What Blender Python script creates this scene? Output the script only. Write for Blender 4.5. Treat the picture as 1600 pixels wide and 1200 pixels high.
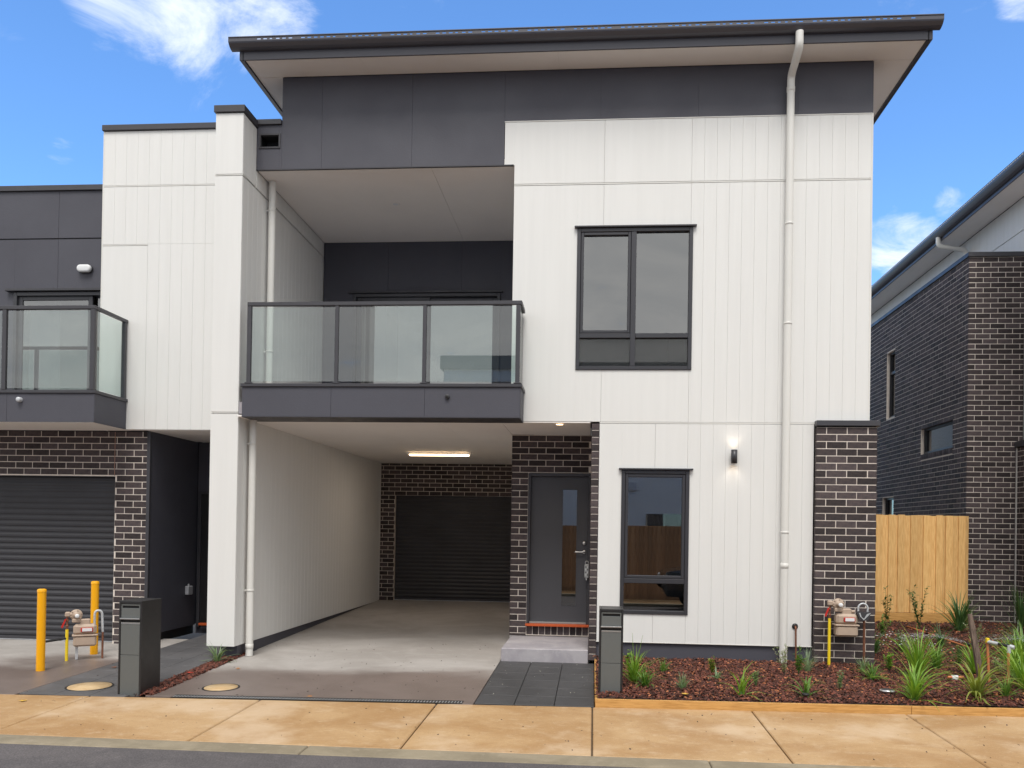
import bpy, math, random
import numpy as np
from mathutils import Vector, Matrix
R_ = math.radians
rnd = random.Random(7)
for o in list(bpy.data.objects): bpy.data.objects.remove(o)
S = bpy.context.scene
COL = S.collection

# ------------------------------------------------------------------ camera
F, CX, CY, YAW, PIT, ROL = 1285.6, 825.25, 821.48, .0785, .0066, .0157
cam = bpy.data.cameras.new('camera'); co = bpy.data.objects.new('camera', cam); COL.objects.link(co)
cy_, sy_ = math.cos(YAW), math.sin(YAW)
Rz = Matrix(((cy_, sy_, 0), (-sy_, cy_, 0), (0, 0, 1)))
Rx = Matrix(((1, 0, 0), (0, math.cos(PIT), math.sin(PIT)), (0, -math.sin(PIT), math.cos(PIT))))
Ry = Matrix(((math.cos(ROL), 0, math.sin(ROL)), (0, 1, 0), (-math.sin(ROL), 0, math.cos(ROL))))
Rc = Ry @ Rx @ Rz
rt, fw, up = Rc[0], Rc[1], Rc[2]
M = Matrix(((rt[0], up[0], -fw[0], 0), (rt[1], up[1], -fw[1], -10.15), (rt[2], up[2], -fw[2], 1.616), (0, 0, 0, 1)))
co.matrix_world = M
cam.sensor_width = 36; cam.lens = F*36/1600
cam.shift_x = (800-CX)/1600; cam.shift_y = (CY-600)/1600
cam.clip_start = .05; cam.clip_end = 2000
S.camera = co
S.render.resolution_x = 1024; S.render.resolution_y = 768
S.render.engine = 'CYCLES'
S.view_settings.view_transform = 'Standard'; S.view_settings.look = 'None'
S.view_settings.gamma = 1; S.view_settings.exposure = 0.64
S.view_settings.use_curve_mapping = False

# ------------------------------------------------------------------ world and sun
SUN_EL, SUN_AZ = 58, 178          # azimuth clockwise from +Y: behind the camera
w = bpy.data.worlds.new('World'); S.world = w; w.use_nodes = True
wt = w.node_tree; wt.nodes.clear()
def N(t, kind, **kw):
    n = t.nodes.new(kind)
    for k, v in kw.items():
        if k.startswith('i_'):
            key = k[2:]; n.inputs[int(key) if key.isdigit() else key.replace('_', ' ')].default_value = v
        else: setattr(n, k, v)
    return n
def math_(t, op, a, b=None, c=None, clamp=False):
    n = t.nodes.new('ShaderNodeMath'); n.operation = op; n.use_clamp = clamp
    for i, v in enumerate((a, b, c)):
        if v is None: continue
        if isinstance(v, (int, float)): n.inputs[i].default_value = v
        else: t.links.new(v, n.inputs[i])
    return n.outputs[0]
def vmath(t, op, a, b=None):
    n = t.nodes.new('ShaderNodeVectorMath'); n.operation = op
    for i, v in enumerate((a, b)):
        if v is None: continue
        if isinstance(v, (tuple, list)): n.inputs[i].default_value = v
        else: t.links.new(v, n.inputs[i])
    return n
def mixc(t, f, a, b, bt='MIX'):
    n = t.nodes.new('ShaderNodeMix'); n.data_type = 'RGBA'; n.blend_type = bt
    for k, v in ((0, f), (6, a), (7, b)):
        if isinstance(v, (int, float)): n.inputs[k].default_value = v
        elif isinstance(v, (tuple, list)): n.inputs[k].default_value = (*v[:3], 1)
        else: t.links.new(v, n.inputs[k])
    return n.outputs[2]
def ramp(t, f, pts):
    n = t.nodes.new('ShaderNodeValToRGB'); cr = n.color_ramp
    while len(cr.elements) > 1: cr.elements.remove(cr.elements[-1])
    cr.elements[0].position = pts[0][0]; c = pts[0][1]; cr.elements[0].color = (*c, 1) if len(c) == 3 else c
    for p, c in pts[1:]:
        e = cr.elements.new(p); e.color = (*c, 1) if len(c) == 3 else c
    if f is not None: t.links.new(f, n.inputs[0])
    return n.outputs[0]
def smooth(t, v, a, b, lo=0., hi=1.):
    n = t.nodes.new('ShaderNodeMapRange'); n.interpolation_type = 'SMOOTHSTEP'
    t.links.new(v, n.inputs[0]); n.inputs[1].default_value = a; n.inputs[2].default_value = b
    n.inputs[3].default_value = lo; n.inputs[4].default_value = hi
    return n.outputs[0]

sky = N(wt, 'ShaderNodeTexSky', sky_type='NISHITA', sun_disc=False, sun_elevation=R_(SUN_EL), sun_rotation=R_(SUN_AZ),
        altitude=50, air_density=1.0, dust_density=0.3, ozone_density=2.5)
tc = N(wt, 'ShaderNodeTexCoord'); D = tc.outputs['Generated']
dn = vmath(wt, 'NORMALIZE', D).outputs[0]
sep = N(wt, 'ShaderNodeSeparateXYZ'); wt.links.new(dn, sep.inputs[0])
dx, dy, dz = sep.outputs
zz = math_(wt, 'ADD', math_(wt, 'MAXIMUM', dz, 0.0), .12)
cmb = N(wt, 'ShaderNodeCombineXYZ')
wt.links.new(math_(wt, 'DIVIDE', dx, zz), cmb.inputs[0]); wt.links.new(math_(wt, 'DIVIDE', dy, zz), cmb.inputs[1])
n1 = N(wt, 'ShaderNodeTexNoise', i_Scale=2.6, i_Detail=8.0, i_Roughness=.66, i_Distortion=.9); wt.links.new(cmb.outputs[0], n1.inputs['Vector'])
n2 = N(wt, 'ShaderNodeTexNoise', i_Scale=.45, i_Detail=3.0); wt.links.new(cmb.outputs[0], n2.inputs['Vector'])
# cloud cover: broken overcast behind; unseen cloud overhead and to the sides added for neutral ambient light; clear patch of sky beyond the house with a few small clouds
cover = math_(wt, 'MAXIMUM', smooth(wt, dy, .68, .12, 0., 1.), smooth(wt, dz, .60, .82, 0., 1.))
def blob(c, r0, r1, a):
    c = Vector(c).normalized()
    d = vmath(wt, 'DOT_PRODUCT', dn, tuple(c)); 
    return smooth(wt, d.outputs['Value'], math.cos(r1), math.cos(r0), 0., a)
def dirv(u, v):
    d = Rc.transposed() @ Vector(((u-CX)/F, 1, -(v-CY)/F)); return d.normalized()
acc = cover
for (d, r0, r1, a) in ((dirv(285, 38), .0, .06, .66), (dirv(170, 5), .0, .06, .62), (dirv(225, 25), .0, .06, .62), (dirv(400, 22), .0, .065, .62), (dirv(345, 30), .0, .05, .5), (dirv(450, 20), .0, .045, .5),
                       (dirv(95, 238), .0, .022, .45), (dirv(1400, 392), .0, .05, .85), (dirv(1445, 385), .0, .04, .7), (dirv(1350, 400), .0, .05, .7),
                       (dirv(1488, 322), .0, .025, .45), (dirv(1600, 0), .0, .03, .5), (dirv(5, 20), .0, .04, .38)):
    acc = math_(wt, 'MAXIMUM', acc, blob(d, r0, r1, a))
dens = math_(wt, 'ADD', math_(wt, 'ADD', acc, math_(wt, 'MULTIPLY', cover, .45)), math_(wt, 'MULTIPLY', math_(wt, 'SUBTRACT', n1.outputs[0], .5), 2.6))
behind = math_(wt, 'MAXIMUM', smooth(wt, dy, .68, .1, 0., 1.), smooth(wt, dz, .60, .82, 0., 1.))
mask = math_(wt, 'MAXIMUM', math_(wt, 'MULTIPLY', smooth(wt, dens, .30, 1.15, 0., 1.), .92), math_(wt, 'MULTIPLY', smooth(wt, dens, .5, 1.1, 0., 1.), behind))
thin = smooth(wt, n2.outputs[0], .45, .75, 0., .05)
mask = math_(wt, 'MAXIMUM', mask, thin)
blue = mixc(wt, 1.0, sky.outputs[0], (.98, 1.40, 1.80), 'MULTIPLY')
cshade = math_(wt, 'ADD', math_(wt, 'MULTIPLY', n1.outputs[0], 2.2), .1)
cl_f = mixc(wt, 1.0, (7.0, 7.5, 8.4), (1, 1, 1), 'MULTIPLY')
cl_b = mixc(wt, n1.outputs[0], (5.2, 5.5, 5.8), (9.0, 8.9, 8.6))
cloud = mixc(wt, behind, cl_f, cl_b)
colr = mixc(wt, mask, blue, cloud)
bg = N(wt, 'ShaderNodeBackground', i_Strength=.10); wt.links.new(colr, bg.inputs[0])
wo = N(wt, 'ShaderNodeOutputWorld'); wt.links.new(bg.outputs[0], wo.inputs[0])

sl = bpy.data.lights.new('sun', 'SUN'); sl.energy = 1.6; sl.angle = R_(24); sl.color = (1, .955, .89)
so = bpy.data.objects.new('sun', sl); COL.objects.link(so)
a = R_(SUN_AZ); e = R_(SUN_EL)
sd = Vector((math.sin(a)*math.cos(e), math.cos(a)*math.cos(e), math.sin(e)))
so.rotation_euler = sd.to_track_quat('Z', 'Y').to_euler()
so.location = sd*30

# ------------------------------------------------------------------ materials
MATS = {}
def mat(name, col=(.5, .5, .5), rough=.6, metal=0., var=0., vs=8., col2=None, bump=0., bs=60., rand=0., spec=.5, emit=None, es=0., stretch=None, coat=0., det=6.):
    if name in MATS: return MATS[name]
    m = bpy.data.materials.new(name); m.use_nodes = True; t = m.node_tree
    p = t.nodes['Principled BSDF']; p.inputs['Roughness'].default_value = rough; p.inputs['Metallic'].default_value = metal
    p.inputs['Specular IOR Level'].default_value = spec; p.inputs['Coat Weight'].default_value = coat
    tcn = t.nodes.new('ShaderNodeTexCoord'); vec = tcn.outputs['Object']
    if stretch:
        mp = t.nodes.new('ShaderNodeMapping'); mp.inputs['Scale'].default_value = stretch; t.links.new(vec, mp.inputs[0]); vec = mp.outputs[0]
    c = (*col, 1)
    cs = None
    if var or col2:
        nz = N(t, 'ShaderNodeTexNoise', i_Scale=vs, i_Detail=det, i_Roughness=.6); t.links.new(vec, nz.inputs['Vector'])
        fac = smooth(t, nz.outputs[0], .32, .68)
        b = col2 if col2 else tuple(x*(1-var) for x in col)
        cs = mixc(t, fac, col, b)
        rr = smooth(t, nz.outputs[0], .3, .7, rough*.85, min(1, rough*1.12)); t.links.new(rr, p.inputs['Roughness'])
    if rand:
        oi = t.nodes.new('ShaderNodeObjectInfo'); ge = t.nodes.new('ShaderNodeNewGeometry')
        r = math_(t, 'FRACT', math_(t, 'ADD', oi.outputs['Random'], ge.outputs['Random Per Island']))
        f = math_(t, 'ADD', math_(t, 'MULTIPLY', r, 2*rand), 1-rand)
        cb = N(t, 'ShaderNodeCombineColor'); [t.links.new(f, cb.inputs[i]) for i in range(3)]
        cs = mixc(t, 1.0, cs if cs is not None else col, cb.outputs[0], 'MULTIPLY')
    if cs is not None: t.links.new(cs, p.inputs['Base Color'])
    else: p.inputs['Base Color'].default_value = c
    if bump:
        nb = N(t, 'ShaderNodeTexNoise', i_Scale=bs, i_Detail=4.); t.links.new(vec, nb.inputs['Vector'])
        bn = N(t, 'ShaderNodeBump', i_Strength=bump, i_Distance=.01); t.links.new(nb.outputs[0], bn.inputs['Height']); t.links.new(bn.outputs[0], p.inputs['Normal'])
    if emit:
        p.inputs['Emission Color'].default_value = (*emit, 1); p.inputs['Emission Strength'].default_value = es
    MATS[name] = m; return m
white = mat('white_cladding', (.765, .762, .748), .62, var=.03, vs=1.3, stretch=(9, 9, .45), bump=.12, bs=90)
whiteb = mat('white_cladding_back', (.69, .68, .665), .7)
soffitm = mat('soffit_paint', (.90, .86, .83), .75, var=.04, vs=1.)
dark = mat('dark_cladding', (.070, .070, .089), .6, var=.05, vs=1.2, bump=.15, bs=70)
darkb = mat('dark_cladding_back', (.03, .03, .034), .7)
trim = mat('charcoal_metal', (.062, .061, .070), .42, metal=0.2, var=.1, vs=4)
alum = mat('aluminium_frame', (.052, .052, .060), .38, metal=.25)
gutterm = mat('gutter_metal', (.075, .075, .092), .35, metal=.1)
silver = mat('brushed_silver', (.62, .62, .62), .3, metal=.9)
galv = mat('galvanised_steel', (.62, .64, .67), .45, metal=.35, var=.2, vs=20)
mortar = mat('mortar', (.80, .72, .65), .9, var=.12, vs=14, bump=.6, bs=160)
brickm = mat('black_brown_brick', (.082, .063, .062), .7, col2=(.056, .046, .050), vs=25, rand=.45, bump=.7, bs=120, spec=.25)
pvc = mat('downpipe_paint', (.74, .73, .70), .42, var=.03, vs=3)
rollm = mat('roller_curtain', (.040, .040, .047), .5, metal=.05, var=.1, vs=2)
orange = mat('orange_sill', (.62, .11, .025), .55, var=.1, vs=20)
rubber = mat('black_plastic', (.012, .012, .013), .5)
pinek = dict(rough=.7, vs=6, stretch=(9, 9, .8), rand=.16)
pine = mat('treated_pine', (.84, .54, .22), col2=(.68, .38, .13), bump=.25, bs=30, **pinek)
edgem = mat('edging_pine', (.66, .37, .12), .7, col2=(.48, .25, .07), vs=8, stretch=(.6, 8, 8), bump=.2)
oldwood = mat('weathered_hardwood', (.20, .14, .11), .8, col2=(.10, .07, .055), vs=8, stretch=(6, 6, 1), bump=.5, bs=40)
yel = mat('yellow_powdercoat', (.93, .43, .0), .4, var=.06, vs=5)
yelp = mat('yellow_gas_pipe', (.85, .62, .02), .4)
redm = mat('red_valve', (.5, .02, .015), .4)
beige = mat('meter_beige', (.47, .36, .28), .5, var=.07, vs=8)
copper = mat('copper_pipe', (.30, .13, .08), .45, metal=.5, var=.3, vs=14)
orangep = mat('terracotta_pipe', (.58, .20, .08), .5)
boxblk = mat('letterbox_black', (.022, .022, .024), .4, var=.1, vs=4)
boxgry = mat('letterbox_grey', (.125, .135, .135), .45, var=.06, vs=5)
labelw = mat('white_label', (.75, .76, .78), .4)
tarcol = dict()
doorm = mat('door_paint', (.072, .072, .082), .5, var=.05, vs=2)
darkroom = mat('interior_paint', (.30, .29, .28), .8)
curt = mat('sheer_blind', (.85, .87, .87), .8, var=.08, vs=1.5, stretch=(8, 8, .3))

def concrete(name, c1, c2, c3, sc=1.2, rough=.75, spots=True, stretch=(1, 1, 1), grit=.25, wet=None, tool=False, gs=260.):
    m = bpy.data.materials.new(name); m.use_nodes = True; t = m.node_tree; p = t.nodes['Principled BSDF']
    g = t.nodes.new('ShaderNodeNewGeometry')
    mp = t.nodes.new('ShaderNodeMapping'); mp.inputs['Scale'].default_value = stretch; t.links.new(g.outputs['Position'], mp.inputs[0]); P = mp.outputs[0]
    a_ = N(t, 'ShaderNodeTexNoise', i_Scale=sc, i_Detail=8., i_Roughness=.62, i_Distortion=.6); t.links.new(P, a_.inputs['Vector'])
    b_ = N(t, 'ShaderNodeTexNoise', i_Scale=sc*6, i_Detail=8., i_Roughness=.7); t.links.new(P, b_.inputs['Vector'])
    d_ = N(t, 'ShaderNodeTexNoise', i_Scale=gs, i_Detail=2.); t.links.new(g.outputs['Position'], d_.inputs['Vector'])
    c = mixc(t, smooth(t, a_.outputs[0], .36, .62), c1, c2)
    c = mixc(t, smooth(t, b_.outputs[0], .5, .8, 0, .6), c, c3)
    gr = math_(t, 'ADD', math_(t, 'MULTIPLY', d_.outputs[0], 2*grit), 1-grit)
    cb = N(t, 'ShaderNodeCombineColor'); [t.links.new(gr, cb.inputs[i]) for i in range(3)]
    c = mixc(t, 1., c, cb.outputs[0], 'MULTIPLY')
    if spots:
        v = N(t, 'ShaderNodeTexVoronoi', i_Scale=7.); t.links.new(g.outputs['Position'], v.inputs['Vector'])
        s = smooth(t, v.outputs['Distance'], .05, .02, 0., .5); c = mixc(t, s, c, tuple(x*.35 for x in c1))
    if tool:      # broom grain, pores and iron stains
        m2 = t.nodes.new('ShaderNodeMapping'); m2.inputs['Scale'].default_value = (2.5, 60, 1); t.links.new(g.outputs['Position'], m2.inputs[0])
        br_ = N(t, 'ShaderNodeTexNoise', i_Scale=3., i_Detail=3.); t.links.new(m2.outputs[0], br_.inputs['Vector'])
        c = mixc(t, smooth(t, br_.outputs[0], .45, .75, 0., .28), c, c2)
        e1 = N(t, 'ShaderNodeTexNoise', i_Scale=34., i_Detail=6., i_Roughness=.75); t.links.new(g.outputs['Position'], e1.inputs['Vector'])
        c = mixc(t, smooth(t, e1.outputs[0], .55, .75, 0., .55), c, tuple(x*.55 for x in c2))
        c = mixc(t, smooth(t, e1.outputs[0], .44, .28, 0., .5), c, c3)
        e2 = N(t, 'ShaderNodeTexNoise', i_Scale=.9, i_Detail=5., i_Roughness=.6); t.links.new(g.outputs['Position'], e2.inputs['Vector'])
        c = mixc(t, smooth(t, e2.outputs[0], .50, .68, 0., .6), c, c3)
    if wet:
        wn = N(t, 'ShaderNodeTexNoise', i_Scale=.7, i_Detail=5., i_Roughness=.55, i_Distortion=.4)
        mq = t.nodes.new('ShaderNodeMapping'); mq.inputs['Scale'].default_value = (.55, 1.3, 1); t.links.new(g.outputs['Position'], mq.inputs[0]); t.links.new(mq.outputs[0], wn.inputs['Vector'])
        sx = N(t, 'ShaderNodeSeparateXYZ'); t.links.new(g.outputs['Position'], sx.inputs[0])
        yy = smooth(t, sx.outputs[1], wet[0], wet[1], .75, 0.)          # rain has wetted the open end of the slab, a damp patch with its own outline
        ww = math_(t, 'ADD', yy, math_(t, 'MULTIPLY', math_(t, 'SUBTRACT', wn.outputs[0], .5), 1.1))
        wf = smooth(t, ww, .18, .5, 0., 1.)
        c = mixc(t, wf, c, mixc(t, 1., c, (.46, .39, .37), 'MULTIPLY'))
        t.links.new(smooth(t, wf, 0, 1, rough, .42), p.inputs['Roughness'])
    else: p.inputs['Roughness'].default_value = rough
    t.links.new(c, p.inputs['Base Color'])
    bn = N(t, 'ShaderNodeBump', i_Strength=.35, i_Distance=.004); t.links.new(d_.outputs[0], bn.inputs['Height']); t.links.new(bn.outputs[0], p.inputs['Normal'])
    MATS[name] = m; return m
pathm = concrete('tan_stained_concrete', (.47, .305, .155), (.37, .215, .092), (.62, .475, .33), 1.5, .62, stretch=(.8, 1.1, 1), grit=.42, tool=True)
kerbm = concrete('kerb_concrete', (.28, .235, .165), (.21, .175, .12), (.36, .31, .24), 2., .8)
drivem = concrete('grey_concrete', (.42, .395, .375), (.34, .315, .295), (.47, .45, .435), .9, .72, wet=(-2.1, .5))
stepm = concrete('step_concrete', (.42, .40, .42), (.33, .31, .34), (.52, .50, .52), 2.2, .75, spots=False)
asph = concrete('asphalt', (.105, .094, .096), (.082, .074, .077), (.16, .145, .145), 2., .8, grit=.9, spots=False, gs=85.)
paverm = concrete('charcoal_paver', (.062, .062, .066), (.048, .048, .051), (.095, .095, .1), 1.6, .6, grit=.35)
paverw = concrete('worn_charcoal_paver', (.115, .112, .116), (.085, .083, .087), (.17, .165, .17), 1.6, .6, grit=.35)
pitm = concrete('pit_lid_concrete', (.60, .44, .25), (.48, .32, .16), (.70, .58, .42), 4., .8)
groundm = concrete('soil', (.10, .075, .05), (.08, .06, .04), (.14, .11, .08), 1., .9)
soilm = concrete('mulch_soil', (.055, .024, .017), (.035, .016, .012), (.10, .045, .03), 6., .9, grit=.7)

def glass(name, tint, ior, rough=0., haze=0.):
    m = bpy.data.materials.new(name); m.use_nodes = True; t = m.node_tree; t.nodes.clear()
    fr = N(t, 'ShaderNodeFresnel', i_IOR=ior); gb = t.nodes.new('ShaderNodeNewGeometry')
    fac = math_(t, 'MULTIPLY', fr.outputs[0], math_(t, 'SUBTRACT', 1., gb.outputs['Backfacing']))
    tr = N(t, 'ShaderNodeBsdfTransparent', i_Color=(*tint, 1)); gl = N(t, 'ShaderNodeBsdfGlossy', i_Roughness=rough)
    mx = N(t, 'ShaderNodeMixShader'); t.links.new(fac, mx.inputs[0]); t.links.new(tr.outputs[0], mx.inputs[1]); t.links.new(gl.outputs[0], mx.inputs[2])
    out = mx.outputs[0]
    if haze:
        df = N(t, 'ShaderNodeBsdfDiffuse', i_Color=(.5, .52, .52, 1)); g = t.nodes.new('ShaderNodeNewGeometry')
        nz = N(t, 'ShaderNodeTexNoise', i_Scale=220., i_Detail=3.); t.links.new(g.outputs['Position'], nz.inputs['Vector'])
        m2 = N(t, 'ShaderNodeMixShader'); t.links.new(smooth(t, nz.outputs[0], .45, .75, 0., haze), m2.inputs[0]); t.links.new(out, m2.inputs[1]); t.links.new(df.outputs[0], m2.inputs[2]); out = m2.outputs[0]
    o = N(t, 'ShaderNodeOutputMaterial'); t.links.new(out, o.inputs[0]); MATS[name] = m; return m
winglass = glass('window_glass', (.50, .52, .53), 3.3)
dustglass = glass('dusty_window_glass', (.45, .46, .47), 1.8, .02, .30)
railglass = glass('balustrade_glass', (.86, .92, .905), 2.4, 0., .03)
doorglass = glass('door_glass', (.30, .30, .30), 3.2)

# ------------------------------------------------------------------ mesh builder
ORG = {}
class MB:
    def __init__(s): s.v = []; s.f = []; s.sm = []
    def add(s, v, f, smooth=False):
        b = len(s.v); s.v += [tuple(p) for p in v]; s.f += [tuple(i+b for i in q) for q in f]; s.sm += [smooth]*len(f); return s
    def box(s, x0, x1, y0, y1, z0, z1):
        v = [(x, y, z) for z in (z0, z1) for y in (y0, y1) for x in (x0, x1)]
        return s.add(v, [(0, 2, 3, 1), (4, 5, 7, 6), (0, 1, 5, 4), (2, 6, 7, 3), (0, 4, 6, 2), (1, 3, 7, 5)])
    def cbox(s, x0, x1, y0, y1, z0, z1, c=.004):
        # box with chamfered edges
        X = (x0, x1); Y = (y0, y1); Z = (z0, z1); v = []; idx = {}
        for i in (0, 1):
            for j in (0, 1):
                for k in (0, 1):
                    si, sj, sk = 1-2*i, 1-2*j, 1-2*k
                    for a in range(3):
                        p = [X[i]+(0 if a == 0 else si*c), Y[j]+(0 if a == 1 else sj*c), Z[k]+(0 if a == 2 else sk*c)]
                        idx[i, j, k, a] = len(v); v.append(p)
        f = []
        def q(*k): f.append([idx[t] for t in k])
        for i in (0, 1):
            L = [(i, 0, 0, 0), (i, 1, 0, 0), (i, 1, 1, 0), (i, 0, 1, 0)]; q(*(L if i else L[::-1]))
            L = [(0, i, 0, 1), (0, i, 1, 1), (1, i, 1, 1), (1, i, 0, 1)]; q(*(L if i else L[::-1]))
            L = [(0, 0, i, 2), (1, 0, i, 2), (1, 1, i, 2), (0, 1, i, 2)]; q(*(L if i else L[::-1]))
        for a, b in ((0, 1), (0, 2), (1, 2)):
            o = 3-a-b
            for p in (0, 1):
                for r in (0, 1):
                    def key(oo, ax):
                        k = [0, 0, 0]; k[a] = p; k[b] = r; k[o] = oo; return (*k, ax)
                    L = [key(0, a), key(1, a), key(1, b), key(0, b)]
                    A, B, C = (Vector(v[idx[L[0]]]), Vector(v[idx[L[1]]]), Vector(v[idx[L[2]]]))
                    n = (B-A).cross(C-A); d = [0, 0, 0]; d[a] = 2*p-1; d[b] = 2*r-1
                    q(*(L if n.dot(Vector(d)) > 0 else L[::-1]))
        for i in (0, 1):
            for j in (0, 1):
                for k in (0, 1):
                    L = [(i, j, k, 0), (i, j, k, 1), (i, j, k, 2)]
                    A, B, C = (Vector(v[idx[t]]) for t in L)
                    n = (B-A).cross(C-A); q(*(L if n.dot(Vector((2*i-1, 2*j-1, 2*k-1))) > 0 else L[::-1]))
        return s.add(v, f)
    def tube(s, pts, r, n=12, cap=True):
        pts = [Vector(p) for p in pts]; rr = r if isinstance(r, (list, tuple)) else [r]*len(pts)
        v = []; prev = None
        for i, p in enumerate(pts):
            d = (pts[min(i+1, len(pts)-1)]-pts[max(i-1, 0)]).normalized()
            if prev is None: u = d.orthogonal().normalized()
            else: u = (prev-d*prev.dot(d)).normalized()
            prev = u; w_ = d.cross(u)
            for k in range(n):
                a = 2*math.pi*k/n; v.append(p+(u*math.cos(a)+w_*math.sin(a))*rr[i])
        f = []
        for i in range(len(pts)-1):
            for k in range(n): f.append((i*n+k, i*n+(k+1) % n, (i+1)*n+(k+1) % n, (i+1)*n+k))
        s.add(v, f, True)
        if cap:
            s.add(v[:n], [tuple(range(n))[::-1]]); s.add(v[-n:], [tuple(range(n))])
        return s
    def prism(s, poly, axis, a0, a1):
        # poly: list of (p,q) in the two other axes (x->(y,z), y->(x,z), z->(x,y))
        def P(p, q, a): return {'x': (a, p, q), 'y': (p, a, q), 'z': (p, q, a)}[axis]
        n = len(poly); v = [P(p, q, a0) for p, q in poly]+[P(p, q, a1) for p, q in poly]
        f = [tuple(range(n)), tuple(range(2*n-1, n-1, -1))]+[(i, i+n, (i+1) % n+n, (i+1) % n) for i in range(n)]
        ar = sum(poly[i][0]*poly[(i+1) % n][1]-poly[(i+1) % n][0]*poly[i][1] for i in range(n))
        pos = (ar > 0) != (axis == 'y')
        if (a1 > a0) == pos: f = [q[::-1] for q in f]
        return s.add(v, f)
    def lathe(s, prof, c, axis='z', n=24):
        v = []; c = Vector(c)
        for r, h in prof:
            for k in range(n):
                a = 2*math.pi*k/n; x, y = r*math.cos(a), r*math.sin(a)
                v.append(c+Vector({'z': (x, y, h), 'y': (x, h, -y), 'x': (h, x, y)}[axis]))
        f = [(i*n+k, i*n+(k+1) % n, (i+1)*n+(k+1) % n, (i+1)*n+k) for i in range(len(prof)-1) for k in range(n)]
        return s.add(v, f, True)
    def mesh(s, name, m, off=(0, 0, 0)):
        me = bpy.data.meshes.new(name)
        me.from_pydata([(a-off[0], b-off[1], c-off[2]) for a, b, c in s.v], [], s.f)
        me.polygons.foreach_set('use_smooth', s.sm)
        for x in (m if isinstance(m, (list, tuple)) else [m]): me.materials.append(x)
        return me
    def build(s, name, m, parent=None, **kw):
        off = ORG.get(root_of(parent).name, (0, 0, 0)) if parent else (0, 0, 0)
        base = kw.pop('base', None)
        if base and not parent: off = base
        o = bpy.data.objects.new(name, s.mesh(name, m, off)); COL.objects.link(o); o.parent = parent
        if base and not parent: o.location = base; ORG[o.name] = base
        for k, v in kw.items(): o[k] = v
        return o
def root_of(o):
    while o.parent: o = o.parent
    return o
def tag(o, label=None, cat=None, group=None, kind=None):
    if label: o['label'] = label
    if cat: o['category'] = cat
    if group: o['group'] = group
    if kind: o['kind'] = kind
    return o
def thing(name, label, cat, loc=(0, 0, 0), group=None, rz=0., local=False):
    o = bpy.data.objects.new(name, None); COL.objects.link(o); o.empty_display_size = .1
    o.location = loc; o.rotation_euler = (0, 0, rz); ORG[o.name] = (0, 0, 0) if local else loc
    return tag(o, label, cat, group)
def inst(name, me, loc, parent, rot=None):
    o = bpy.data.objects.new(name, me); COL.objects.link(o); o.parent = parent
    b = ORG.get(root_of(parent).name, (0, 0, 0)); o.location = (loc[0]-b[0], loc[1]-b[1], loc[2]-b[2])
    if rot: o.rotation_euler = rot
    return o
def copy_tree(o, parent=None):
    c = o.copy(); COL.objects.link(c); c.parent = parent
    for ch in list(o.children): copy_tree(ch, c)
    return c

# ---- bricks -------------------------------------------------------------
BM = {}
def brick_mesh(L, H, face):
    k = (round(L, 3), round(H, 3), face)
    if k not in BM:
        mb = MB(); d = .045
        if face == 'y': mb.cbox(-L/2, L/2, 0, d, -H/2, H/2, .0018)
        elif face == 'x-': mb.cbox(0, d, -L/2, L/2, -H/2, H/2, .0018)
        else: mb.cbox(-d, 0, -L/2, L/2, -H/2, H/2, .0018)
        BM[k] = mb.mesh('brick', brickm)
    return BM[k]
def courses(u0, u1, z0, z1, zref, holes, phase, ends=False):
    out = []; k0 = math.floor((z0-zref)/.086)-1
    k = k0
    while True:
        za = zref+.086*k+.005; zb = za+.076; k += 1
        if za > z1-.02: break
        if zb < z0+.02: continue
        za, zb = max(za, z0), min(zb, z1)
        zm = (za+zb)/2
        iv = [(u0, u1)]
        for (a, b, c, d) in holes:
            if c-.02 < zm < d+.02:
                n_ = []
                for (p, q) in iv:
                    if b <= p or a >= q: n_.append((p, q)); continue
                    if a-p > .03: n_.append((p, a-.002))
                    if q-b > .03: n_.append((b+.002, q))
                iv = n_
        sft = (k % 2)*.12+phase
        for (p, q) in iv:
            g = math.floor((p-sft)/.24)*.24+sft
            while g < q:
                a, b = max(p, g+.005), min(q, g+.235)
                if b-a > .028: out.append((a, b, za, zb))
                g += .24
    return out
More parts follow.
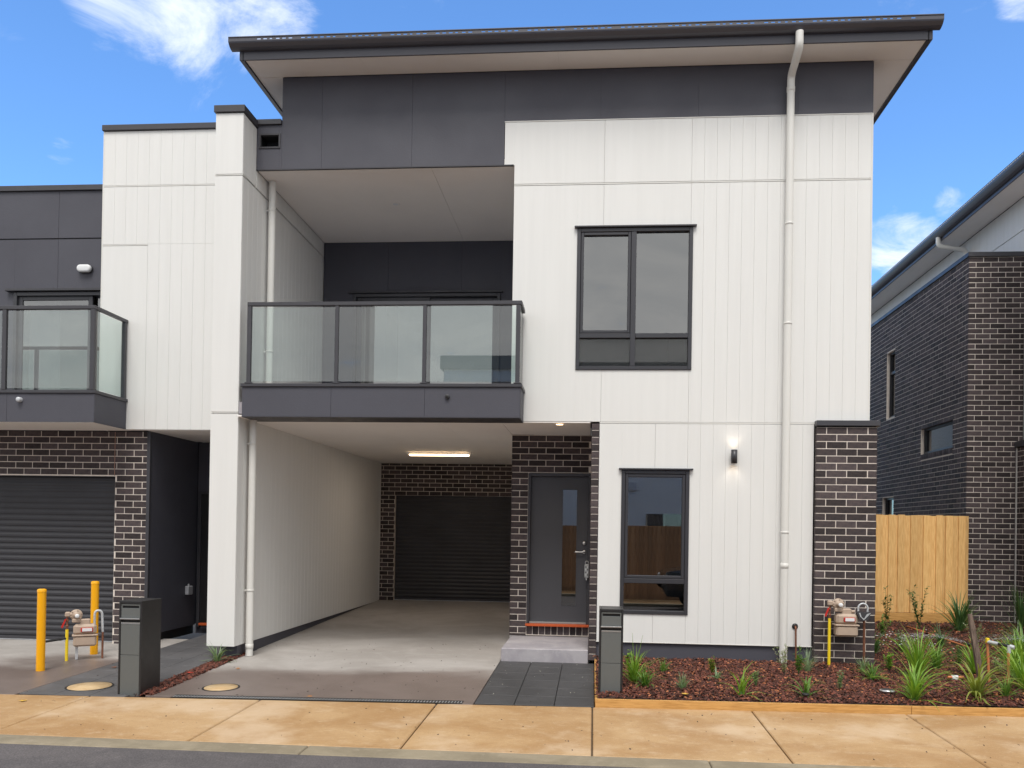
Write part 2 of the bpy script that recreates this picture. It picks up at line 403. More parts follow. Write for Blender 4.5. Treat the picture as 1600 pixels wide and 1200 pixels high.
def brickwork(parent, face, pos, u0, u1, z0, z1, zref, holes=(), phase=0., stuff=False, limit=None, wallname='brick_wall', depth=.1):
    rects = courses(u0, u1, z0, z1, zref, holes, phase)
    # mortar bed, recessed 8 mm behind the brick faces, cut round the openings
    us = sorted({u0, u1, *[max(u0, min(u1, h[i])) for h in holes for i in (0, 1)]}); zs = sorted({z0, z1, *[max(z0, min(z1, h[i])) for h in holes for i in (2, 3)]})
    mb = MB()
    for i in range(len(us)-1):
        for j in range(len(zs)-1):
            um, zm = (us[i]+us[i+1])/2, (zs[j]+zs[j+1])/2
            if us[i+1]-us[i] < 1e-4 or zs[j+1]-zs[j] < 1e-4: continue
            if any(h[0] < um < h[1] and h[2] < zm < h[3] for h in holes): continue
            ua, ub = us[i]+(.005 if i == 0 else 0), us[i+1]-(.005 if i == len(us)-2 else 0)
            if face == 'y': mb.box(ua, ub, pos+.003, pos+depth, zs[j], zs[j+1])
            elif face == 'x-': mb.box(pos+.003, pos+depth, us[i], us[i+1], zs[j], zs[j+1])
            else: mb.box(pos-depth, pos-.003, us[i], us[i+1], zs[j], zs[j+1])
    wall = mb.build(wallname, mortar, parent)
    smb = MB(); cnt = 0
    if limit is not None: rects.sort(key=lambda r: -limit(r))
    for r in rects:
        a, b, c, d = r; L, H = round(b-a, 2), round(d-c, 3)
        jit = rnd.uniform(-.0012, .0012)
        if stuff is False or (limit is not None and cnt < stuff):
            m = (a+b)/2, (c+d)/2
            loc = (m[0], pos+jit, m[1]) if face == 'y' else (pos+jit, m[0], m[1])
            inst('brick', brick_mesh(L, H, face), loc, wall); cnt += 1
        else:
            if face == 'y': smb.cbox(a, b, pos+jit, pos+.04, c, d, .0018)
            elif face == 'x-': smb.cbox(pos+jit, pos+.04, a, b, c, d, .0018)
            else: smb.cbox(pos-.04, pos+jit, a, b, c, d, .0018)
    if smb.f: smb.build('brick_courses', brickm, wall, kind='stuff')
    return wall

# ---- cladding -----------------------------------------------------------
def clip(x0, x1, z0, z1, holes):
    rs = [(x0, x1, z0, z1)]
    for (a, b, c, d) in holes:
        n_ = []
        for (p, q, r, s) in rs:
            if b <= p or a >= q or d <= r or c >= s: n_.append((p, q, r, s)); continue
            if a > p: n_.append((p, a, r, s))
            if b < q: n_.append((b, q, r, s))
            pa, pb = max(a, p), min(b, q)
            if c > r: n_.append((pa, pb, r, c))
            if d < s: n_.append((pa, pb, d, s))
        rs = n_
    return [r for r in rs if r[1]-r[0] > .004 and r[3]-r[2] > .004]
def sheet(parent, face, pos, cuts, z0, z1, m, name='cladding_board', holes=(), gap=.0005, t=.016, ch=.0015):
    """cuts: list of positions; one piece between each pair"""
    for a, b in zip(cuts[:-1], cuts[1:]):
        ps = clip(a, b, z0, z1, holes)
        mb = MB(); cut = any(h[0] <= a+.001 and h[1] >= b-.001 and h[2] < z1 and h[3] > z0 for h in holes)
        for (p, q, r, s) in ps:
            g0 = gap if abs(p-a) < 1e-6 else 0; g1 = gap if abs(q-b) < 1e-6 else 0
            A, B, C, D_ = p+g0, q-g1, r+(gap if abs(r-z0) < 1e-6 else 0), s-(gap if abs(s-z1) < 1e-6 else 0)
            if B-A < .008 or D_-C < .008: continue
            if face == 'y': mb.cbox(A, B, pos, pos+t, C, D_, ch)
            elif face == 'x+': mb.cbox(pos-t, pos, A, B, C, D_, ch)
            elif face == 'x-': mb.cbox(pos, pos+t, A, B, C, D_, ch)
            elif face == 'z-': mb.cbox(A, B, C, D_, pos, pos+t, ch)
            if cut: mb.build(name, m, parent); mb = MB()
        if mb.f: mb.build(name, m, parent)
def backing(parent, name, face, pos, u0, u1, z0, z1, m, holes=(), d=.12):
    mb = MB()
    for (p, q, r, s) in clip(u0, u1, z0, z1, holes):
        if face == 'y': mb.box(p, q, pos+.015, pos+d, r, s)
        elif face == 'x+': mb.box(pos-d, pos-.015, p, q, r, s)
        elif face == 'x-': mb.box(pos+.015, pos+d, p, q, r, s)
    return mb.build(name, m, parent)
def steps(a, b, p=.15):
    n = max(1, round((b-a)/p)); return [a+(b-a)*i/n for i in range(n+1)]

# ---- joinery ------------------------------------------------------------
def frame_rect(mb, x0, x1, z0, z1, t, y0, y1, c=.004):
    mb.cbox(x0, x0+t, y0, y1, z0, z1, c); mb.cbox(x1-t, x1, y0, y1, z0, z1, c)
    mb.cbox(x0+t, x1-t, y0+.001, y1, z1-t, z1, c); mb.cbox(x0+t, x1-t, y0+.001, y1, z0, z0+t, c)
def window(parent, y, x0, x1, z0, z1, mull=(), trans=None, t=.045, hood=True, gl=None, low=None, sash=()):
    mb = MB(); frame_rect(mb, x0, x1, z0, z1, t, y-.018, y+.07)
    for m_ in mull: mb.cbox(m_-t*.7, m_+t*.7, y-.016, y+.07, z0+t, z1-t)
    xs = [x0]+list(mull)+[x1]
    if trans:
        for i in range(len(xs)-1):
            a = xs[i]+(t if i == 0 else t*.7); b = xs[i+1]-(t if i == len(xs)-2 else t*.7)
            mb.cbox(a, b, y-.015, y+.07, trans-t*.65, trans+t*.65)
    fr = mb.build('window', alum, parent)
    zs = [(z0, trans), (trans, z1)] if trans else [(z0, z1)]
    for i in range(len(xs)-1):
        a = xs[i]+(t if i == 0 else t*.7); b = xs[i+1]-(t if i == len(xs)-2 else t*.7)
        for j, (r, s) in enumerate(zs):
            r_ = r+(t if r == z0 else t*.65); s_ = s-(t if s == z1 else t*.65)
            if (i, j) in sash:
                sm = MB(); frame_rect(sm, a+.004, b-.004, r_+.004, s_-.004, .035, y-.010, y+.05); sm.build('sash', alum, fr)
                a2, b2, r2, s2 = a+.035, b-.035, r_+.035, s_-.035
            else: a2, b2, r2, s2 = a-.002, b+.002, r_-.002, s_+.002
            MB().box(a2, b2, y+.028, y+.034, r2, s2).build('pane', (low if (low and j == 0 and trans) else (gl or winglass)), fr)
    if hood: MB().cbox(x0-.035, x1+.04, y-.05, y+.01, z1+.003, z1+.022, .003).build('head_flashing', trim, fr)
    return fr
def room(parent, x0, x1, y0, y1, z0, z1, m=darkroom):
    mb = MB(); v = [(x, y, z) for z in (z0, z1) for y in (y0, y1) for x in (x0, x1)]
    mb.add(v, [(0, 1, 3, 2), (4, 6, 7, 5), (2, 3, 7, 6), (0, 2, 6, 4), (1, 5, 7, 3)]); return mb.build('room', m, parent)
def roller(parent, x0, x1, y, z0, z1, pitch=.079):
    pts = []; z = z0+.05
    while z < z1:
        for f_, d in ((0, 0), (.12, .0), (.24, .010), (.42, .012), (.60, .012), (.78, .004), (.9, 0)):
            if z+f_*pitch < z1: pts.append((y-d, z+f_*pitch))
        z += pitch
    pts.append((y, z1)); pts = [(y, z0+.05)]+pts
    n = len(pts); v = [(x0, p, q) for p, q in pts]+[(x1, p, q) for p, q in pts]
    mb = MB(); mb.add(v, [(i, i+n, i+1+n, i+1) for i in range(n-1)])
    d = mb.build('garage_door', rollm, parent)
    MB().cbox(x0, x1, y-.02, y+.02, z0+.012, z0+.05, .003).build('bottom_rail', trim, d)
    MB().box(x0, x1, y-.015, y+.015, z0, z0+.011).build('weather_seal', galv, d)
    return d
def downpipe(parent, pts, joints=(), r=.045, brackets=(), side=-1, wall=None):
    mb = MB(); mb.tube(pts, r, 20)
    p = mb.build('downpipe', pvc, parent)
    for (x, y, z) in joints: MB().lathe([(r, -.03), (r+.004, -.028), (r+.004, .028), (r, .03)], (x, y, z)).build('pipe_joint', pvc, p)
    for (x, y, z, ax, ay) in brackets:
        b = MB(); b.lathe([(r+.001, -.012), (r+.004, -.011), (r+.004, .011), (r+.001, .012)], (x, y, z))
        b.box(min(x, x+ax)-.006, max(x, x+ax)+.006, min(y, y+ay)-.006, max(y, y+ay)+.006, z-.01, z+.01); b.build('bracket', pvc, p)
    return p
def smoothpath(pts, k=6, r=.06):
    out = [Vector(pts[0])]
    for a, b, c in zip(pts[:-2], pts[1:-1], pts[2:]):
        a, b, c = Vector(a), Vector(b), Vector(c)
        p, q = b+(a-b).normalized()*min(r, (a-b).length*.45), b+(c-b).normalized()*min(r, (c-b).length*.45)
        for i in range(k+1):
            t = i/k; out.append(p*(1-t)**2+b*2*t*(1-t)+q*t*t)
    out.append(Vector(pts[-1])); return out
exec_order = 'structure first'

# ================================================================== GROUND
def G(y): return .025*y if y > -4.05 else -.101-.004*(-4.05-y)
def st(name, mb, m, **kw): o = mb.build(name, m, None, **kw); o['kind'] = 'structure'; return o
def slopebox(mb, x0, x1, y0, y1, top, t=.08, c=.004, y0b=None, y1b=None):
    """slab following the fall of the ground; top(y)->z ; edges may be skewed (y at x1)"""
    y0b = y0 if y0b is None else y0b; y1b = y1 if y1b is None else y1b
    P = [(x0, y0), (x1, y0b), (x1, y1b), (x0, y1)]
    cx, cy = sum(p[0] for p in P)/4, sum(p[1] for p in P)/4
    inn = [(px+(c if px < cx else -c), py+(c if py < cy else -c)) for px, py in P]
    v = [(px, py, top(py)-t) for px, py in P]+[(px, py, top(py)-c) for px, py in P]+[(px, py, top(py)) for px, py in inn]
    f = [(3, 2, 1, 0), (8, 9, 10, 11)]
    for i in range(4):
        j = (i+1) % 4; f += [(i, j, j+4, i+4), (i+4, j+4, j+8, i+8)]
    mb.add(v, f); return mb
g = MB(); g.add([(-300, -300, -.32), (300, -300, -.32), (300, 300, -.32), (-300, 300, -.32)], [(0, 1, 2, 3)]); st('ground', g, groundm)
rd = MB(); ys = [-4.05, -5, -6, -7, -8, -9.45]
v = []; f = []
for y in ys: v += [(-60, y, G(y)-.006), (60, y, G(y)-.006)]
for i in range(len(ys)-1): f.append((2*i, 2*i+2, 2*i+3, 2*i+1))
rd.add(v, [q[::-1] if False else q for q in f]); rd.v = [tuple(p) for p in rd.v]
ro = st('road', rd, asph)
def YF(x): return -2.25+.043*x          # far edge of the footpath
fp = thing('footpath', None, None, (0, -3, 0)); fp['kind'] = 'structure'
jx = [-11.6, -9.9, -8.2, -6.5, -4.87, -3.19, -1.475, .02, 1.53, 2.97, 4.47, 6., 7.5, 9.]
for a, b in zip(jx[:-1], jx[1:]):
    mb = MB(); sk = .0
    slopebox(mb, a+.006, b-.006, -3.82, YF(a), G, .1, .009, y1b=YF(b)); mb.build('concrete_slab', pathm, fp)
MB().add([(-11.6, -3.82, G(-3.82)-.03), (9, -3.82, G(-3.82)-.03), (9, YF(9), G(YF(9))-.03), (-11.6, YF(-11.6), G(YF(-11.6))-.03)], [(0, 1, 2, 3)]).build('joint_filler', mat('joint_dark', (.06, .045, .03), .9), fp)
kb = thing('kerb', None, None, (0, -3.93, 0)); kb['kind'] = 'structure'
kx = [-12., -9.0, -6.1, -2.2, .9, 3.9, 6.9, 9.]
for a, b in zip(kx[:-1], kx[1:]):
    mb = MB(); slopebox(mb, a+.003, b-.003, -4.05, -3.825, lambda y: G(y)+.001, .15, .008); mb.build('kerb_block', kerbm, kb)
kb2 = MB(); kb2.cbox(-30, 30, -9.6, -9.45, -.3, -.06, .01); st('kerb', kb2, kerbm)
fp2 = MB(); fp2.box(-30, 30, -10.85, -9.605, -.3, -.07); st('footpath', fp2, pathm)
# driveway of the house and of the house on the left
dr = thing('driveway', None, None, (-2.7, 0, 0)); dr['kind'] = 'structure'
mb = MB(); slopebox(mb, -4.36, -1.125, YF(-2.8)+.004, .35, G, .1, .004, y0b=YF(-1.1)+.004); mb.v = [(x if x > -4.3 or y > -1 else -4.36, y, z) for x, y, z in mb.v]; mb.build('slab', drivem, dr)
mb = MB(); slopebox(mb, -4.44, -1.125, .356, 6.9, G, .1, .004); mb.build('slab', drivem, dr)
dl = MB(); slopebox(dl, -12, -5.63, YF(-9), 1.0, lambda y: G(y)+.0, .1, .004, y0b=YF(-5.6)); st('driveway', dl, drivem)
pv = thing('paving', None, None, (-5, -1, 0)); pv['kind'] = 'structure'
nx = 3; x0p, x1p = -5.62, -4.53
for i in range(nx):
    for j in range(10):
        a = x0p+(x1p-x0p)*i/nx; b = x0p+(x1p-x0p)*(i+1)/nx; c = -2.44+.4*j; d = c+.4
        mb = MB(); slopebox(mb, a+.0025, b-.0025, c+.0025, d-.0025, lambda y: G(y)+.001, .05, .004); mb.build('paver', paverw, pv)
pv2 = thing('paving', None, None, (-.5, -1, 0)); pv2['kind'] = 'structure'
for i in range(3):
    for j in range(6):
        a = -1.118+.386*i; b = a+.386; c = -2.25+.385*j+0*.01; d = min(c+.385, -.004)
        c = max(c, YF(a)+.02) if j == 0 else c
        if d-c < .05: continue
        mb = MB(); slopebox(mb, a+.003, b-.003, c+.0015, d-.0015, lambda y: G(y)+.003, .05, .004); mb.build('paver', paverm, pv2)

# garden bed: height of the soil
def BZ(x, y):
    z = .10+.028*y
    if y < -1.9: z -= (-1.9-y)*.06
    return z+.012*math.sin(x*2.1+1)*math.sin(y*1.7)+.008*math.sin(x*5.3+y*3)
bed = MB(); nx_, ny_ = 66, 52
for j in range(ny_):
    for i in range(nx_):
        x = .07+(9-.07)*i/(nx_-1); yl = -2.235+.043*x+.035; y = yl+(9.5-yl)*(j/(ny_-1))**1.4
        bed.v.append((x, y, BZ(x, y)-.012))
for j in range(ny_-1):
    for i in range(nx_-1):
        a_ = j*nx_+i; bed.f.append((a_, a_+1, a_+nx_+1, a_+nx_)); bed.sm.append(True)
st('garden_bed', bed, soilm)
sb = MB(); sb.add([(-4.525, -2.43, G(-2.43)-.02), (-4.37, -2.42, G(-2.42)-.02), (-4.37, .35, G(.35)-.02), (-4.525, .35, G(.35)-.02)], [(0, 1, 2, 3)]); st('garden_strip', sb, soilm)
chipm = mat('bark_chip', (.165, .045, .026), .75, col2=(.055, .021, .014), vs=30, rand=.75, bump=.4, bs=90)
chipl = mat('pale_bark_chip', (.42, .15, .06), .7, rand=.4)
def chips(name, pts, m, smin, smax, seed, label=None):
    rg = np.random.RandomState(seed); n = len(pts); pts = np.array(pts)
    L = rg.uniform(smin, smax, n); W = L*rg.uniform(.25, .6, n); T = L*rg.uniform(.08, .25, n)
    az = rg.uniform(0, 2*np.pi, n); tl = rg.normal(0, .38, n); ro_ = rg.normal(0, .45, n)
    base = np.array([(-1, -1, -1), (1, -1, -1), (1, 1, -1), (-1, 1, -1), (-.8, -.7, 1), (.9, -.8, 1), (.7, .8, 1), (-.9, .7, 1)])*.5
    V = base[None]*np.stack([L, W, T], 1)[:, None, :]
    V += rg.normal(0, .05, V.shape)*L[:, None, None]
    cr, sr = np.cos(ro_), np.sin(ro_); Y = V[..., 1]*cr[:, None]-V[..., 2]*sr[:, None]; Z = V[..., 1]*sr[:, None]+V[..., 2]*cr[:, None]; X = V[..., 0]
    ct, stl = np.cos(tl), np.sin(tl); X2 = X*ct[:, None]+Z*stl[:, None]; Z2 = -X*stl[:, None]+Z*ct[:, None]
    ca, sa = np.cos(az), np.sin(az); X3 = X2*ca[:, None]-Y*sa[:, None]; Y3 = X2*sa[:, None]+Y*ca[:, None]
    V = np.stack([X3, Y3, Z2], -1)+pts[:, None, :]
    F_ = np.array([(4, 5, 6, 7), (0, 1, 5, 4), (1, 2, 6, 5), (2, 3, 7, 6), (3, 0, 4, 7)])[None]+(np.arange(n)*8)[:, None, None]
    me = bpy.data.meshes.new(name); me.vertices.add(n*8); me.vertices.foreach_set('co', V.reshape(-1))
    me.loops.add(n*20); me.loops.foreach_set('vertex_index', F_.reshape(-1).astype(np.int32))
    me.polygons.add(n*5); me.polygons.foreach_set('loop_start', (np.arange(n*5)*4).astype(np.int32))
    me.update(); me.validate(); me.materials.append(m)
    o = bpy.data.objects.new(name, me); COL.objects.link(o); o['kind'] = 'stuff'
    tag(o, label, 'mulch'); return o
rg = np.random.RandomState(3); P1 = []; P2 = []
while len(P1) < 60000:
    x = rg.uniform(.06, 8.2); y = -2.3+abs(rg.normal(0, 1)) * 2.2 if rg.rand() < .6 else rg.uniform(-2.25, 5.5)
    if y < -2.2+.043*x+.01 or y > 6: continue
    if y > -.02 and x < 3.36: continue
    P1.append((x, y, BZ(x, y)+rg.uniform(-.012, .012)))
    if rg.rand() < .07: P2.append((x+rg.uniform(-.05, .05), max(y, -2.15), BZ(x, y)+.008))
P2 = [p for p in P2 if not (p[1] > -.03 and p[0] < 3.36) and p[1] > -2.18+.043*p[0]]
chips('bark_mulch', P1, chipm, .014, .044, 1, 'dark red-brown bark mulch covering the garden bed')
chips('bark_mulch', P2, chipl, .012, .034, 2, 'pale orange bark chips scattered over the garden bed mulch')
P3 = [(rg.uniform(-4.54, -4.345)+max(0, (-y_)*.02), y_, G(y_)-.005+rg.uniform(0, .025)) for y_ in rg.uniform(-2.35, -.05, 2600)]
chips('bark_mulch', P3, chipm, .018, .05, 4, 'bark mulch in the narrow strip behind the dark letterbox')
# timber edging
ed = thing('garden_edging', 'orange pine edging boards round the mulched garden bed', 'garden edging', (.05, -2.25, -.06))
def slant(mb, p, q, t, h, zb):
    p, q = Vector(p), Vector(q); d = (q-p).normalized(); n = Vector((-d.y, d.x, 0))*t
    a, b, c, e_ = p, q, q+n, p+n; v = [(*x[:2], zb) for x in (a, b, c, e_)]+[(*x[:2], zb+h) for x in (a, b, c, e_)]
    mb.add(v, [(3, 2, 1, 0), (4, 5, 6, 7), (0, 1, 5, 4), (1, 2, 6, 5), (2, 3, 7, 6), (3, 0, 4, 7)])
mb = MB(); slant(mb, (.05, -2.25+.004, 0), (3.02, -2.25+.043*3.02+.004, 0), .036, .085, -.065); mb.build('board', edgem, ed)
mb = MB(); slant(mb, (3.025, -2.25+.043*3.02+.004, 0), (6.6, -2.25+.043*6.6+.004, 0), .036, .085, -.065); mb.build('board', edgem, ed)
mb = MB(); mb.box(.045, .075, -2.21, .0, -.07, .06); mb.v = [(x, y, z+.03*y if z > 0 else z) for x, y, z in mb.v]; mb.build('board', edgem, ed)
# kerb-side grate
gt = thing('channel_drain', 'black slotted channel drain across the foot of the driveway', 'drain', (-2.65, -2.27, -.06))
mb = MB(); n_ = 95
def gl_(x): return YF(x)+.012
for (o0, o1) in ((0, .014), (.096, .11)):
    slant(mb, (-4.08, gl_(-4.08)+o0, 0), (-1.23, gl_(-1.23)+o0, 0), o1-o0, .02, 0)
mb.v = [(x, y, G(y)-.014+z) for x, y, z in mb.v]; mb.build('frame', rubber, gt)
mb = MB()
for i in range(n_):
    x = -4.07+i*.03; y = gl_(x); mb.box(x, x+.008, y+.014, y+.096, G(y)-.01, G(y)+.006)
mb.build('slat', galv, gt, kind='stuff')
MB().box(-4.08, -1.23, -2.42, -2.2, -.075, -.068).build('channel', rubber, gt)
sb_ = MB(); sb_.add([(-4.08, gl_(-4.08), G(gl_(-4.08))+.003), (-1.23, gl_(-1.23), G(gl_(-1.23))+.003), (-1.23, gl_(-1.23)+.11, G(gl_(-1.23))+.0055), (-4.08, gl_(-4.08)+.11, G(gl_(-4.08))+.0055)], [(0, 1, 2, 3)]); sb_.build('channel_shade_sheet', rubber, gt)  # flat black sheet stands in for the shade down in the channel

# ================================================================== MAIN HOUSE
H = thing('townhouse', 'two storey townhouse in white and charcoal cladding with open carport and glass balcony', 'house', (-.5, 0, 0))
UW = (-.245, 1.167, 3.614, 5.36); LW = (.342, 1.165, .625, 2.385)
uh = [UW, (1.2, 1.2, 0, 0)][:1]; lh = [LW]
# upper white wall
uw = backing(H, 'upper_white_wall', 'y', 0, -1.04, 3.288, 2.99, 6.18, whiteb, uh, .2)
backing(H, 'upper_white_wall_top', 'y', 0, -1.165, 3.288, 6.18, 6.70, whiteb, (), .2)
ZJ = 5.915
sheet(uw, 'y', 0, [-1.04, .075, 1.14], 2.976, ZJ-.012, white, 'cladding_panel', uh, gap=.0012)
sheet(uw, 'y', 0, steps(1.14, 3.27), 2.976, ZJ-.012, white, 'cladding_board', uh)
sheet(uw, 'y', 0, [-1.165, .075, 1.14], ZJ+.012, 6.70, white, 'cladding_panel', [(-1.2, -1.04, 5, 6.165)], gap=.0012)
sheet(uw, 'y', 0, steps(1.14, 3.27), ZJ+.012, 6.70, white, 'cladding_board')
MB().box(-1.04, 3.288, -.002, .016, ZJ-.007, ZJ+.006).build('joint_strip', pvc, uw)
MB().cbox(3.268, 3.29, -.004, .06, 2.976, 6.705, .002).build('corner_strip', pvc, uw)
MB().cbox(-1.17, 3.29, -.006, .03, 6.70, 6.712, .002).build('top_strip', pvc, uw)
# lower white wall
lw = backing(H, 'lower_white_wall', 'y', 0, .062, 2.70, .282, 2.95, whiteb, lh, .2)
sheet(lw, 'y', 0, [.064, .745, 1.14], .282, 2.955, white, 'cladding_panel', lh, gap=.0012)
sheet(lw, 'y', 0, steps(1.14, 2.66), .282, 2.955, white, 'cladding_board', lh)
MB().box(.064, 2.66, -.002, .014, 2.958, 2.974).build('joint_strip', pvc, lw)
MB().cbox(.06, 2.68, -.004, .02, .272, .283, .002).build('base_strip', pvc, lw)
MB().box(.062, 2.66, .03, .2, -.1, .275).build('plinth', dark, H)
MB().box(2.64, 2.664, -.0, .03, .28, 2.96).build('edge_trim', trim, lw)
# charcoal upper wall and parapet
dw = backing(H, 'charcoal_wall', 'y', 0, -4.345, -1.17, 6.19, 6.72, darkb, [(-4.30, -4.05, 6.45, 6.61)], .2)
backing(H, 'charcoal_wall_top', 'y', 0, -4.019, 3.285, 6.715, 7.338, darkb, (), .2)
sheet(dw, 'y', 0, [-4.345, -4.019], 6.172, 6.735, dark, 'cladding_panel', [(-4.30, -4.05, 6.45, 6.61)], gap=.0)
sheet(dw, 'y', 0, [-4.019, -3.499, -2.339, -1.17], 6.172, 7.338, dark, 'cladding_panel', (), gap=.0006)
sheet(dw, 'y', 0, [-1.17, .02, 1.21, 2.40, 3.287], 6.714, 7.338, dark, 'cladding_panel', (), gap=.0003)
MB().box(-4.345, -1.05, -.003, .03, 6.160, 6.172).build('drip_edge', trim, dw)
MB().cbox(-4.36, -4.022, -.03, .35, 6.735, 6.80, .003).build('parapet_capping', trim, H)
MB().box(-4.345, -4.03, .2, .3, 6.19, 6.72).build('parapet_back', darkb, H)
mb = MB(); frame_rect(mb, -4.315, -4.035, 6.435, 6.625, .022, -.012, .04, .002); op = mb.build('overflow_outlet', trim, H)
mb = MB(); mb.box(-4.30, -4.05, .3, .31, 6.45, 6.56); mb.box(-4.30, -4.29, .02, .3, 6.45, 6.61); mb.box(-4.06, -4.05, .02, .3, 6.45, 6.61); mb.build('sleeve', rubber, op)
MB().add([(-4.11, .29, 6.48), (-4.06, .29, 6.48), (-4.06, .29, 6.55), (-4.09, .29, 6.55)], [(0, 1, 2, 3)]).build('flashing', pvc, op)
# side returns of the main body (seen only from the sides)
MB().box(-4.015, -3.9, .205, 14, 6.8, 7.335).build('side_wall', dark, H)
MB().box(3.17, 3.285, .205, 14, .0, 7.335).build('side_wall', white, H)
MB().box(-4.3, 3.28, 14, 14.1, 0, 7.335).build('rear_wall', white, H)
MB().box(-4.3, 3.16, 2.9, 8.9, 3.02, 3.12).build('floor_slab', soffitm, H)
# roof
rf = MB().box(-4.36, 3.76, -.40, 14.2, 7.36, 7.44).build('roof', gutterm, H)
sheet(rf, 'z-', 7.34, [-4.34, -2.9, -.5, 1.9, 3.74], -.405, -.004, soffitm, 'soffit_panel', gap=.0008, t=.02)
MB().box(-4.34, -4.022, 0, 14.1, 7.34, 7.36).build('side_soffit', soffitm, rf); MB().box(3.29, 3.74, 0, 14.1, 7.34, 7.36).build('side_soffit', soffitm, rf)
MB().cbox(-4.362, 3.762, -.43, -.408, 7.325, 7.50, .003).build('fascia', gutterm, rf)
MB().cbox(-4.40, -4.345, -.43, 14.2, 7.325, 7.52, .003).build('barge', gutterm, rf)
MB().cbox(3.745, 3.80, -.43, 14.2, 7.325, 7.52, .003).build('barge', gutterm, rf)
# gutter: curved underside, upper face with overflow slots
gx0, gx1 = -4.487, 3.871
prof = [(-.432, 7.425), (-.47, 7.428), (-.505, 7.44), (-.53, 7.458), (-.545, 7.47), (-.552, 7.485), (-.548, 7.485), (-.54, 7.474), (-.50, 7.447), (-.468, 7.434), (-.436, 7.431), (-.436, 7.50), (-.432, 7.50)]
gu = MB().prism(prof, 'x', gx0, gx1).build('gutter', gutterm, H)
ya, yb = -.552, -.548
mb = MB(); mb.box(gx0, gx1, ya, yb, 7.4851, 7.500); mb.box(gx0, gx1, ya, yb, 7.512, 7.528)
x = gx0; pos = -4.13; slots = []
k = 0
while pos < 3.55:
    if k % 7 != 6: slots.append((pos, pos+rnd.choice((.045, .045, .045, .03))))
    pos += .078; k += 1
prev = gx0
for a_, b_ in slots+[(gx1, gx1)]:
    if a_ > prev: mb.box(prev, a_, ya, yb, 7.500, 7.512)
    prev = b_
mb.cbox(gx0-.002, gx1+.002, -.560, -.546, 7.528, 7.54, .002)
mb.build('slotted_face', gutterm, gu)
endp = [(-.432, 7.425), (-.47, 7.428), (-.505, 7.44), (-.53, 7.458), (-.552, 7.485), (-.552, 7.528), (-.432, 7.528)]
MB().prism(endp, 'x', gx0-.003, gx0).build('end_cap', gutterm, gu); MB().prism(endp, 'x', gx1, gx1+.003).build('end_cap', gutterm, gu)
MB().box(-4.3, 3.7, -.405, -.400, 7.445, 7.56).build('pale_slot_backing', pvc, rf)  # pale strip added behind the gutter slots to make them show bright
# balcony recess
MB().box(-4.33, -1.04, .02, 2.8, 6.185, 6.25).build('balcony_ceiling_back', soffitm, H)
bal = MB().box(-4.34, -.95, -.40, 2.75, 3.0, 3.14).build('balcony_floor', stepm, H)
sheet(bal, 'z-', 6.165, [-4.34, -2.095, -1.045], .016, 2.65, soffitm, 'ceiling_panel', gap=.0015, t=.018)
bd = (-3.845, -1.50, 3.14, 5.34)
bb = backing(H, 'balcony_rear_wall', 'y', 2.65, -4.34, -1.0, 3.14, 6.17, darkb, [bd], .15)
sheet(bb, 'y', 2.65, [-4.34, -3.296, -2.117, -1.0], 3.14, 6.165, dark, 'cladding_panel', [bd], gap=.0015)
MB().box(-1.04, -.92, .21, 2.65, 3.14, 6.18).build('balcony_side_wall', white, H)
# sliding door
mb = MB(); frame_rect(mb, -3.845, -1.50, 3.15, 5.34, .05, 2.62, 2.74); sd_ = mb.build('sliding_door', alum, H)
MB().cbox(-3.93, -1.46, 2.585, 2.64, 5.345, 5.375, .003).build('head_flashing', trim, sd_)
for a_, b_, y in ((-3.79, -2.62, 2.66), (-2.70, -1.555, 2.70)):
    mb = MB(); frame_rect(mb, a_, b_, 3.2, 5.29, .07, y, y+.035); lf = mb.build('door_leaf', alum, sd_)
    MB().box(a_+.068, b_-.068, y+.015, y+.021, 3.268, 5.222).build('pane', winglass, lf)
room(sd_, -3.84, -1.505, 2.76, 5.5, 3.15, 5.6)
MB().box(-3.15, -1.56, 2.78, 2.79, 3.16, 5.2).build('blind', curt, sd_)
MB().box(-3.82, -3.35, 2.80, 2.81, 3.16, 5.2).build('curtain', mat('grey_curtain', (.25, .25, .27), .9), sd_)
# balcony fascia, capping, balustrade
fb = MB().box(-4.283, -.884, -.43, .0-.004, 2.968, 3.315).build('balcony_edge', darkb, H)
sheet(fb, 'y', -.45, [-4.283, -3.175, -2.03, -.882], 2.958, 3.32, dark, 'cladding_panel', gap=.0012, t=.02)
sheet(fb, 'x+', -.878, [-.448, -.003], 2.958, 3.32, dark, 'cladding_panel', gap=.0, t=.004)
MB().cbox(-4.30, -.86, -.47, .0-.003, 3.32, 3.36, .004).build('capping', trim, fb)
MB().box(-4.283, -.882, -.452, -.005, 2.953, 2.958).build('drip_edge', trim, fb)
bs_ = MB().lathe([(.0, -.03), (.022, -.03), (.028, -.028), (.030, 0), (.030, .01)], (-1.754, -.452, 3.205), 'y', 20).build('overflow_spout', trim, fb)
MB().lathe([(.0, 0), (.018, 0), (.018, .002)], (-1.754, -.4835, 3.205), 'y', 16).build('bore', rubber, bs_)
br = MB().cbox(-4.225, -.875, -.475, -.425, 4.30, 4.345, .004).build('balustrade', trim, H)
MB().cbox(-.915, -.872, -.42, -.05, 4.30, 4.345, .004).build('return_rail', trim, br)
for x_, w_ in ((-4.20, .032), (-3.113, .028), (-2.04, .028), (-.918, .032)):
    p_ = MB().cbox(x_-w_*.8, x_+w_*.8, -.47, -.43, 3.36, 4.30, .003).build('post', trim, br)
    MB().cbox(x_-.045, x_+.045, -.475, -.425, 3.36, 3.372, .002).build('foot_plate', trim, p_)
